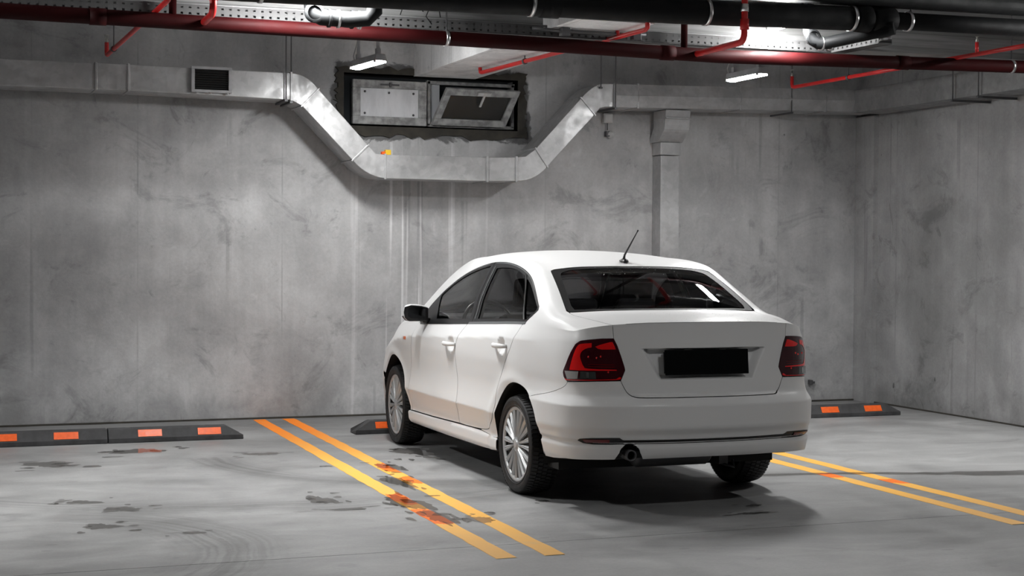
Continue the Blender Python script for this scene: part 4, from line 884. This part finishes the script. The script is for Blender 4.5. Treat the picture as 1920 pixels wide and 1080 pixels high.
for sg in (1,-1):
    mp=(lambda p:p) if sg>0 else mir; mu=(lambda p:p) if sg>0 else mirU
    sd='left' if sg<0 else 'right'
    rd=Panel().patch('L',mp(side(seamR)+side([(.75,.320),(.90,.317)])+side(seamB)+topline(.885,-.069,10)),step=.017,gap=.0022)
    rd=rd.build('rear_door',M['paint'],CAR)
    fd=Panel().patch('L',mp(side(seamB[::-1])+side([(1.3,.312),(1.56,.306),(1.85,.302)])+side(seamF)+topline(1.985,.885,12)),step=.017,gap=.0022).build('front_door',M['paint'],CAR)
    Panel().patch('U',mu(dloF),[mu(Gf)],step=.03,gap=.0005,off=.0005).build('window_frame',M['trim'],fd)
    Panel().patch('U',mu(dloR),[mu(Gr),mu(Gq)],step=.03,gap=.0005,off=.0005).build('window_frame',M['trim'],rd)
    Panel().patch('U',mu(Gf),step=.05,gap=-.004,off=-.004,skirt=0).build('window_glass',M['glass'],fd)
    Panel().patch('U',mu(Gr),step=.05,gap=-.004,off=-.004,skirt=0).build('window_glass',M['glass'],rd)
    Panel().patch('U',mu(Gq),step=.05,gap=-.004,off=-.004,skirt=0).build('quarter_glass',M['glass'],rd)
    dv_=[(.262,.655),(.232,.655),(.145,.74),(.035,.85),(-.065,.98),(-.045,.98),(.055,.855),(.165,.742)]
    Panel().patch('U',mu(dv_),step=.02,gap=0,off=.004,skirt=.006).build('window_divider',M['chrome'],rd)
    Panel().patch('U',mu([(.792,.98),(.782,.80),(.785,.63),(.797,.63),(.794,.80),(.804,.98)]),step=.03,gap=0,off=.003,skirt=.003).build('pillar_seal',M['gtrim'],rd)
    # upper seal line above the glass
    sl=[p for p in DLO_ if p[0]<1.85 and p[1]<.79]; a=[(x,v+.006) for x,v in sl]; b=[(x,v+.013) for x,v in sl]
    Panel().patch('U',mu([p for p in a if p[0]>.86]+[p for p in b if p[0]>.86][::-1]),step=.03,gap=0,off=.002,skirt=.003).build('upper_seal',M['gtrim'],fd)
    Panel().patch('U',mu([p for p in a if .83>p[0]>.0]+[p for p in b if .83>p[0]>.0][::-1]),step=.03,gap=0,off=.002,skirt=.003).build('upper_seal',M['gtrim'],rd)
    strip_top(-.10,.882,.003,.013,'waist_strip','gtrim',rd,sg); strip_top(.888,1.93,.003,.013,'waist_strip','trim',fd,sg)
    # side skirt below the doors
    sk=side([(.30,.298),(.60,.316),(.75,.316),(1.02,.312),(1.56,.301),(2.09,.296),(2.135,.296)])+side([(2.128,.255),(2.12,.20),(1.6,.20),(1.0,.205),(.5,.215),(.30,.225)])
    Panel().patch('L',mp(sk),step=.02,gap=.001).build('side_skirt',M['paint'],CAR)
    # front wing
    fw=side(seamF)+[(a,b+.004) for a,b in topline(1.985,3.0,10)]+side([(3.0,.72),(2.99,.60),(2.93,.53)])+side(arcp(FAc,FAr,30,180,30))[1:-1]+side([(2.122,.2985)])
    wg=Panel().patch('L',mp(fw),step=.02,gap=.0015)
    wg.patch('U',mu([(1.95,.99),(2.0,.865),(2.22,.705),(2.28,.625),(2.5,.64),(2.8,.66),(3.049,.70),(3.049,1.003),(2.5,1.003),(1.95,1.003)]),step=.03,gap=.0008)
    wg=wg.build('front_wing',M['paint'],CAR)
    if True:
        p_,n_=lower([sg*SY(2.20)],[.818]); m_=MB(); m_.box((-.004,-.022,-.012),(.004,.022,.012),None,tuple(p_[0]+n_[0]*.002)); rp=m_.build('side_repeater',M['amber'],wg,bevel=.003); rp['label']='small amber side repeater lamp'
    # wheel-arch liners
    for (c,r) in ((RAc,RAr),(FAc,FAr)):
        m_=MB(); A=[(c[0]+(r+.012)*math.cos(t),c[1]+(r+.012)*math.sin(t)) for t in np.linspace(-.15,PI+.15,30)]; n=len(A); xo,xi=sg*(.79 if c is RAc else .735),sg*.52
        vs=[(xo,y,z) for y,z in A]+[(xi,y,z) for y,z in A]; m_.add(vs,[(i,i+1,n+i+1,n+i) for i in range(n-1)]+[tuple(range(n,2*n))],False); m_.build('arch_liner',M['cavity'],CAR)
        # return lip joining the panel edge to the liner
        prf=arcp(c,r,2,178,30); m_=MB(); ss=[SY(y) for y,z in prf]; p_,n_=lower([sg*s_ for s_ in ss],[z for y,z in prf]); n=len(prf)
        q=p_.copy(); q[:,0]=sg*(.785 if c is RAc else .73); m_.add(p_.tolist()+q.tolist(),[(i,i+1,n+i+1,n+i) for i in range(n-1)]); m_.build('arch_lip',M['cavity'],CAR)
    # door handles : bar over the scooped cup
    for (hy,hz,par) in ((1.126,.838,fd),(.187,.880,rd)):
        m_=MB(); ys=np.linspace(hy-.098,hy+.098,11); p_,n_=lower([sg*SY(y) for y in ys],[hz+.0]*11)
        lift=[.002,.020,.030,.034,.036,.036,.036,.034,.030,.020,.002]; pts=[tuple(p_[i]*np.array([0,1,1])+np.array([p_[0][0]*(1-i/10)+p_[-1][0]*i/10,0,0])+np.array([sg*lift[i],0,0])) for i in range(11)]
        m_.tube(pts,[.009,.011,.0125,.013,.013,.013,.013,.013,.0125,.011,.009],12); m_.v=[(x,y,hz+(z-hz)*1.15) for x,y,z in m_.v]; h_=m_.build('door_handle',M['paint'],par)
        if par is fd: 
            m_=MB(); m_.lathe([(0,.0001),(0,.006),(.003,.006),(.003,.0001)],'x',12,(pts[1][0]+sg*.012,pts[1][1]+.012,hz)); m_.build('key_lock',M['trim'],par)
# hood and nose
hd=[(2.375,0),(2.36,.35),(2.29,.57),(2.285,.62),(2.5,.635),(2.8,.655),(3.045,.695),(3.045,.4),(3.045,0)]
Panel().patch('U',hd+mirU(hd[1:-1][::-1]),step=.04,gap=.0018).build('bonnet',M['paint'],CAR)
SF=SY(3.0)
fb=[(SMAX-.002,.20),(SF+.1,.20),(SY(2.885),.255)]+side(arcp(FAc,FAr,-2,28,6))+side([(2.935,.535),(2.99,.60)])+[(SF+.35,.60),(SMAX-.002,.56)]
P=Panel()
for sg in (1,-1): P.patch('L',fb if sg>0 else mir(fb),step=.03,gap=.001)
fbp=P.build('front_bumper',M['paint'],CAR)
P=Panel(); g_=[(SMAX-.002,.565),(SF+.36,.605),(SF+.36,.66),(SMAX-.002,.66)]
for sg in (1,-1): P.patch('L',g_ if sg>0 else mir(g_),step=.03,gap=.001,off=-.01)
P.build('front_grille',M['trim'],CAR)
P=Panel(); g_=[(SMAX-.002,.662),(SF+.36,.662),(SF+.36,.716),(SMAX-.002,.70)]
for sg in (1,-1): P.patch('L',g_ if sg>0 else mir(g_),step=.03,gap=.001)
P.build('bonnet_edge',M['paint'],CAR)
for sg in (1,-1):
    hl=side([(3.0,.61),(3.0,.74)])+[(SF+.05,.735),(SF+.35,.715),(SF+.355,.61)]
    Panel().patch('L',hl if sg>0 else mir(hl),step=.03,gap=.001).build('headlamp',M['lampclr'],CAR)
# screens
ws=WSs+[(2.34,.45),(2.365,.2),(2.37,0)]
wsp=ws+mirU(ws[1:-1][::-1]); inn=[(1.68,0),(1.675,.2),(1.65,.38),(1.66,.44),(1.9,.49),(2.2,.53),(2.28,.40),(2.30,0)]; inn=inn+mirU(inn[1:-1][::-1])
Panel().patch('U',wsp,[inn],step=.04,gap=.001,off=-.003).build('windscreen_band',M['trim'],CAR)
Panel().patch('U',inn,step=.05,gap=-.004,off=-.006,skirt=0).build('windscreen_glass',M['glass'],CAR)
rw=[(-.361,0),(-.359,.30),(-.352,.490)]+RWs[1:]+RWt; rwp=rw[:-1]+[RWt[-1]]+mirU(rw[1:-1][::-1])
ri=[(-.345,0),(-.343,.30),(-.335,.455)]+cr([(-.30,.462),(-.12,.452),(.03,.440),(.065,.425)],3)+cr([(.085,.39),(.094,.25),(.094,0)],3); rip=ri+mirU(ri[1:-1][::-1])
Panel().patch('U',rwp,[rip],step=.03,gap=.001,off=-.002,skirt=.006).build('rear_window_band',M['band'],CAR)
Panel().patch('U',rip,step=.04,gap=-.004,off=-.004,skirt=0).build('rear_window_glass',M['rglass'],CAR)
# ---- inner skins so the shell never shows painted insides
inL=Panel()
for sg in (1,-1):
    mp=(lambda p:p) if sg>0 else mir
    sp_=side([(-.10,.99)])+side([(.5,.975),(1.0,.95),(1.6,.925),(1.95,.90),(2.05,.85)])+side([(2.03,.60),(2.09,.35),(2.09,.25),(.35,.25),(.33,.40),(.20,.62),(-.0,.70),(-.2,.78),(-.25,.9)])
    inL.patch('L',mp(sp_),step=.06,gap=0,off=-.045,skirt=0); inL.patch('L',mp(sp_),step=.06,gap=0,off=-.045,skirt=0,rev=True)
inL.build('door_lining',M['interior'],CAR)
cav=Panel()
for sg in (1,-1):
    mp=(lambda p:p) if sg>0 else mir
    wrap=topline(-.70,1.95,14)+side([(2.0,.85),(2.09,.5),(2.09,.23)])+side([(.33,.24),(.335,.40)])+side(arcp(RAc,RAr+.03,12,176,20))+[(SY(-.46),.33),(.9,.33),(.6,.36),(.6,1.02),(.7,1.01)]
    wrap=[(a,min(b,zt(a)-.012)) for a,b in wrap]
    cav.patch('L',mp(wrap),step=.05,gap=0,off=-.013,skirt=0)
rc=[(0,.33),(.7,.34),(.7,.99),(.58,1.035),(0,1.05)]; 
fr_=[(0,.62),(.70,.62),(.70,.735),(.60,.735),(.60,1.03),(.5,1.04),(0,1.05)]
cav.build('gap_backing',M['cavity'],CAR)
b_=MB(); b_.box((-.44,-.90,.64),(.44,-.862,.70));  b_.build('boot_seal',M['cavity'],CAR)
hl_=Panel(); hole=[(-.33,0),(-.33,.30),(-.32,.455),(-.1,.445),(.06,.42),(.07,0)]; hole=hole+mirU(hole[1:-1][::-1])
hl_.patch('U',[(1.64,.46),(1.2,.56),(.9,.53),(.6,.52),(.35,.54),(.15,.58),(.09,.44),(.10,.3),(.10,-.3),(.09,-.44),(.15,-.58),(.35,-.54),(.6,-.52),(.9,-.53),(1.2,-.56),(1.64,-.46),(1.66,0)],step=.08,gap=0,off=-.035,skirt=0,rev=True)
hl_.build('headliner',M['headl'],CAR)
pil=Panel()
for sg in (1,-1):
    mu=(lambda p:p) if sg>0 else mirU
    for q in ([(-.36,.50),(-.1,.48),(.09,.47),(.15,.58),(.10,.66),(-.05,.74),(-.17,.81),(-.17,.90),(-.12,1.0),(-.36,1.0)],[(1.57,.50),(1.9,.55),(2.25,.60),(2.2,.70),(1.9,.88),(1.6,.74),(1.2,.66),(1.25,.58)],[(.87,.55),(.90,.99),(.76,.99),(.77,.55)]):
        pil.patch('U',mu(q),step=.05,gap=0,off=-.03,skirt=0,rev=True)
pil.build('pillar_trim',M['interior'],CAR)
# cabin
def I(nm,mat,m_,bev=0,par=None): return m_.build(nm,M[mat],par or CAR,bevel=bev)
m_=MB(); m_.box((-.70,-.45,.20),(.70,2.45,.25)); m_.box((-.70,.30,.18),(.70,2.1,.20)); I('floor_pan','cavity',m_)
m_=MB(); m_.prism([(-.86,.345),(-.80,.30),(-.42,.24),(.1,.28),(.1,.34),(-.5,.45),(-.8,.42)],'x',-.52,.52); I('boot_floor','cavity',m_)
m_=MB(); m_.box((-.62,-.46,1.035),(.62,.02,1.055)); I('parcel_shelf','interior',m_,.004)
m_=MB(); m_.box((-.66,-.05,.25),(.66,0,1.04)); I('rear_bulkhead','interior',m_)
m_=MB(); m_.prism([(1.82,.25),(1.78,.80),(1.80,.93),(1.90,.985),(2.32,.995),(2.45,.90),(2.45,.25)],'x',-.70,.70); I('dashboard','interior',m_,.01)
def seatpart(root,nm,prof,x0,x1,mat='seat',bev=.03):
    m_=MB(); m_.prism(prof,'x',x0,x1); return m_.build(nm,M[mat],root,bevel=bev)
for sx in (-.36,.36):
    S=empty('front_seat',(sx,1.15,.25)); S.parent=CAR
    seatpart(S,'seat_cushion',[(-.18,.10),(.36,.12),(.38,.27),(-.16,.22)],-.25,.25); seatpart(S,'backrest',[(-.10,.20),(-.24,.78),(-.34,.80),(-.36,.74),(-.22,.14)],-.24,.24,bev=.05)
    seatpart(S,'headrest',[(-.25,.84),(-.29,1.02),(-.36,1.03),(-.38,1.0),(-.34,.84)],-.13,.13,bev=.03)
    m_=MB()
    for x in (-.05,.05): m_.tube([(x,-.29,.76),(x,-.31,.88)],.006,8)
    m_.build('headrest_posts',M['steel'],S)
S=empty('rear_seat',(0,.30,.25)); S.parent=CAR
seatpart(S,'seat_cushion',[(-.05,.10),(.42,.12),(.44,.26),(-.05,.20)],-.62,.62); seatpart(S,'backrest',[(0,.15),(-.16,.76),(-.27,.76),(-.28,.70),(-.12,.10)],-.62,.62,bev=.05)
for x in (-.37,0.02,.37):
    seatpart(S,'headrest',[(-.16,.77),(-.19,.90),(-.24,.925),(-.28,.90),(-.26,.77)],x-.125,x+.125,bev=.03)
m_=MB(); A=[(.185*math.cos(t),.185*math.sin(t)) for t in np.linspace(0,2*PI,37)]; Rw=Matrix.Rotation(math.radians(-25),3,'X')
m_.tube([tuple(Rw@Vector((a,0,b))) for a,b in A],.014,10,cap=False); m_.box((-.17,-.01,-.02),(.17,.01,.02),Rw); m_.box((-.05,-.03,-.06),(.05,.0,.05),Rw); m_.box((-.015,-.01,-.17),(.015,.01,0),Rw); o=m_.build('steering_wheel',M['trim'],CAR,bevel=.003); o.location=(-.36,1.70,.93)
m_=MB(); m_.box((-.11,1.62,1.29),(.11,1.64,1.35)); I('interior_mirror','trim',m_,.01)
m_=MB(); m_.prism([(-.095,0),(-.07,.022),(.07,.022),(.095,0)],'y',-.335,-.29); m_.v=[(x*1.35,y,z+1.062) for x,y,z in m_.v]; I('high_brake_lamp','lampgry',m_,.004)
# ---- wheels
def wheel():
    t=MB(); Rt=.298; W=.185
    prof=[(-.066,.212),(-.080,.225),(-.090,.250),(-.0925,.268),(-.086,.285),(-.074,.2935),(-.045,.2965),(0,.298),(.045,.2965),(.074,.2935),(.086,.285),(.0925,.268),(.090,.250),(.080,.225),(.066,.212)]
    pr=[(a,r if abs(a)>.08 else r-.006) for a,r in prof]; t.lathe(pr,'x',96)
    for i in range(72):
        for (a0,a1,sk) in ((-.088,-.050,.0),(-.046,-.018,.5),(-.014,.014,0),(.018,.046,.5),(.050,.088,.0)):
            th=2*PI*(i+sk)/72; dth=2*PI/72*.36; r0,r1=.2885,.2985 if abs(a0)<.08 and abs(a1)<.08 else .2965
            vs=[]
            for a,tt,r in ((a0,th-dth,r0),(a1,th-dth+.012,r0),(a1,th+dth+.012,r0),(a0,th+dth,r0),(a0,th-dth,r1),(a1,th-dth+.012,r1),(a1,th+dth+.012,r1),(a0,th+dth,r1)):
                if abs(a)>.08 and r==r1: r=.2885
                vs.append((a,r*math.cos(tt),r*math.sin(tt)))
            t.add(vs,[(4,5,6,7),(0,1,5,4),(1,2,6,5),(2,3,7,6),(3,0,4,7)])
    # thin rings moulded on the sidewall
    for a,r in ((.0905,.262),(.087,.236)): t.lathe([(a-.002,r-.003),(a+.0022,r-.002),(a+.0022,r+.002),(a-.002,r+.003)],'x',96)
    return t
WH=None
def wheelset():
    w_=wheel().build('wheel',M['tyre'],CAR); 
    def K(nm,mat,m_,bev=0): return m_.build(nm,M[mat],w_,bevel=bev)
    m_=MB(); m_.lathe([(.066,.214),(.070,.222),(.078,.226),(.082,.223),(.080,.212),(.074,.204),(.066,.202)],'x',72,close=True); K('hub_cap_ring','cap',m_)
    m_=MB(); m_.lathe([(.060,.205),(.058,.12),(.056,.0001)],'x',48); K('cap_back','capd',m_)
    m_=MB(); m_.lathe([(.060,.060),(.076,.052),(.080,.035),(.081,.028),(.084,.027),(.086,.018),(.087,.0001)],'x',36); K('hub_centre','cap',m_)
    m_=MB(); m_.lathe([(-.066,.212),(-.04,.19),(.0,.185),(.05,.19)],'x',48); K('rim_barrel','capd',m_)
    n=10
    for kind,(d0,wi,wo) in enumerate(((-8.2,.0050,.0165),(8.2,.0050,.0165))):
        m_=MB(); r0,r1=.045,.207; c0,c1=math.radians(d0*.9),math.radians(d0)
        def pt(r,an,h,off): return (h,r*math.cos(an)-off*math.sin(an),r*math.sin(an)+off*math.cos(an))
        vs=[];rr=[.045,.09,.14,.185,.207]
        for i,r in enumerate(rr):
            k=(r-.045)/.162; an=c0+(c1-c0)*k; wd=wi+(wo-wi)*k; hh=.082-.004*k
            vs+=[pt(r,an,.058,-wd),pt(r,an,hh-.006,-wd),pt(r,an,hh+.001,-wd*.45),pt(r,an,hh-.0035,0),pt(r,an,hh+.001,wd*.45),pt(r,an,hh-.006,wd),pt(r,an,.058,wd)]
        q=7; fs=[]
        for i in range(len(rr)-1):
            for j in range(q-1): fs.append((i*q+j,(i+1)*q+j,(i+1)*q+j+1,i*q+j+1))
        fs+=[tuple(range(q)),tuple(range((len(rr)-1)*q,len(rr)*q))[::-1]]
        m_.add(vs,fs); s0=K('spoke','cap',m_)
        for i in range(1,n):
            c=s0.copy(); COL.objects.link(c); c.parent=w_; c.rotation_euler=(2*PI*i/n,0,0)
    return w_
w0=wheelset()
def place(wo,loc,rz,rx): wo.location=loc; wo.rotation_euler=(rx,0,rz)
place(w0,(.712,0,.2985),0,.3)
for loc,rz,rx in (((-.712,0,.2985),PI,.1),((.712,2.553,.2985),-.03,.7),((-.712,2.553,.2985),PI-.03,.9)):
    c=w0.copy(); COL.objects.link(c); c.parent=CAR; place(c,loc,rz,rx)
    for ch in list(w0.children):
        d=ch.copy(); COL.objects.link(d); d.parent=c
# ---- underside
m_=MB(); m_.tube([(-.60,0.06,.27),(-.4,.12,.25),(.4,.12,.25),(.60,0.06,.27)],.03,12); m_.box((-.60,-.03,.20),(-.50,.30,.26)); m_.box((.50,-.03,.20),(.60,.30,.26)); I('rear_axle','cavity',m_)
m_=MB(); m_.lathe([(-.30,.0001),(-.30,.075),(-.28,.09),(.16,.09),(.18,.075),(.18,.0001)],'x',20,(.02,-.55,.30)); I('silencer','dsteel',m_)
m_=MB(); m_.tube([(-.27,-.58,.30),(-.38,-.60,.31),(-.43,-.70,.325),(-.455,-.80,.332),(-.465,-.925,.332)],.029,18,cap=False); m_.lathe([(0,.025),(0,.031),(.05,.031),(.05,.025)],'y',24,(-.465,-.935,.332),close=True); e_=I('exhaust_pipe','dsteel',m_)
m_=MB(); m_.lathe([(0,.0001),(0,.026)],'y',18,(-.462,-.84,.332)); I('exhaust_bore','cavity',m_)
m_=MB()
for x in (-.50,.50): m_.lathe([(.0,.03),(.02,.045),(.22,.045),(.24,.03)],'z',14,(x,.10,.24))
I('spring_pair','cavity',m_)
m_=MB(); m_.box((.30,-.52,.20),(.36,-.44,.29)); m_.tube([(.33,-.50,.20),(.36,-.60,.19),(.39,-.52,.22)],.008,8); I('tow_eye','dsteel',m_,.004)
# ---- roof aerial
pa,na=upper([.20],[0.]); bz=float(pa[0][2]); 
m_=MB(); vs=[];n=8; secs_=((-.045,.004,.010),(-.03,.020,.022),(0.0,.026,.026),(.04,.020,.016),(.085,.010,.007),(.11,.003,.001))
for y,wd,hh in secs_: vs+=[(wd*math.cos(t),y,hh*math.sin(t)) for t in np.linspace(0,PI,n)]
m_.add(vs,[(i*n+j,i*n+j+1,(i+1)*n+j+1,(i+1)*n+j) for i in range(len(secs_)-1) for j in range(n-1)]+[tuple(range(n)),tuple(range((len(secs_)-1)*n,len(secs_)*n))[::-1]],True)
ae=m_.build('aerial',M['trim'],CAR); ae.location=(0,.20,bz-.002)
m_=MB(); m_.tube([(0,.0,.02),(0,-.012,.045),(0,-.19,.185),(0,-.205,.197)],[.009,.0065,.0035,.005],12); m_.build('whip',M['trim'],ae)
# ---- door mirrors
for sg in (-1,1):
    Mr=MB(); vs=[]; rows=[]; nn=20
    # housing: rounded box lofted along x (outboard)
    for k,(x,hw,h0,h1,yo) in enumerate(((.0,.050,-.040,.045,.0),(.02,.056,-.052,.056,.0),(.07,.058,-.058,.062,0),(.12,.050,-.058,.060,-.004),(.155,.028,-.050,.052,-.020),(.172,.012,-.034,.036,-.034),(.176,.003,-.010,.014,-.040))):
        for i in range(nn):
            t=2*PI*i/nn; cx_,sx_=math.cos(t),math.sin(t); pw=.55; a=math.copysign(abs(cx_)**pw,cx_); b=math.copysign(abs(sx_)**pw,sx_)
            yy=(a*hw) ; yy=yy if yy<0 else yy*1.0; zz=(h1 if b>0 else -h0)*b
            vs.append((sg*(.80+x),1.775+yo+ (max(yy,-.040) if a<0 else yy*1.25),1.012+zz+.06*x))
    m_=MB(); L=7; m_.add(vs,[(i*nn+j,i*nn+(j+1)%nn,(i+1)*nn+(j+1)%nn,(i+1)*nn+j) for i in range(L-1) for j in range(nn)]+[tuple(range(nn))],True); par=CAR
    mh=m_.build('door_mirror',M['paint'],par)
    def Q(nm,mat,m_,bev=0): return m_.build(nm,M[mat],mh,bevel=bev)
    m_=MB(); poly=[(.0,-.052),(.14,-.060),(.170,-.040),(.179,.0),(.173,.040),(.13,.054),(.05,.052),(.0,.042)]
    m_.prism([(sg*(.80+a),1.012+b+.06*a) for a,b in poly],'y',1.727,1.737); Q('mirror_surround','trim',m_,.004)
    poly=[(.022,-.030),(.125,-.036),(.148,-.024),(.152,.0),(.147,.032),(.115,.046),(.05,.044),(.022,.034)]
    m_=MB(); m_.prism([(sg*(.80+a),1.010+b+.06*a) for a,b in poly],'y',1.7245,1.728); Q('mirror_glass','mirror',m_)
    m_=MB(); m_.prism([(sg*(.80+a),1.012+b+.06*a) for a,b in ((.004,-.052),(.14,-.060),(.168,-.03),(.160,-.026),(.02,-.034))],'y',1.729,1.83); Q('lower_shell','trim',m_,.006)
    m_=MB(); m_.box((min(sg*.775,sg*.835),1.74,.945),(max(sg*.775,sg*.835),1.83,.985)); Q('mirror_foot','trim',m_,.012)
# water drops left on the boot and rear screen
rn=random.Random(5); m_=MB()
def drop(p,n_,r):
    n=Vector(n_); a=n.orthogonal().normalized(); b=n.cross(a); vs=[tuple(Vector(p)+n*(r*.45))]
    vs+=[tuple(Vector(p)+(a*math.cos(t)+b*math.sin(t))*r) for t in (0,1.05,2.09,3.14,4.19,5.24)]
    m_.add(vs,[(0,1+i,1+(i+1)%6) for i in range(6)],True)
for i in range(150):
    y=rn.uniform(-.71,-.40); v=rn.uniform(-.15,.42); p_,n_=upper([y],[v]); drop(p_[0],n_[0],rn.uniform(.0012,.004))
for i in range(60):
    y=rn.uniform(.0,.11); v=rn.uniform(-.25,.3); p_,n_=upper([y],[v]); drop(p_[0],n_[0],rn.uniform(.001,.003))
for i in range(30):
    s_=rn.uniform(-.80,-.60); z=rn.uniform(.60,.725); p_,n_=lower([s_],[z]); drop(p_[0],n_[0],rn.uniform(.0012,.003))
t=NT('water_drop'); t.set(Base_Color=(.95,.95,.95),Roughness=.08,Coat_Weight=1.)
o=m_.build('water_drops',t.m,CAR); o['kind']='stuff'
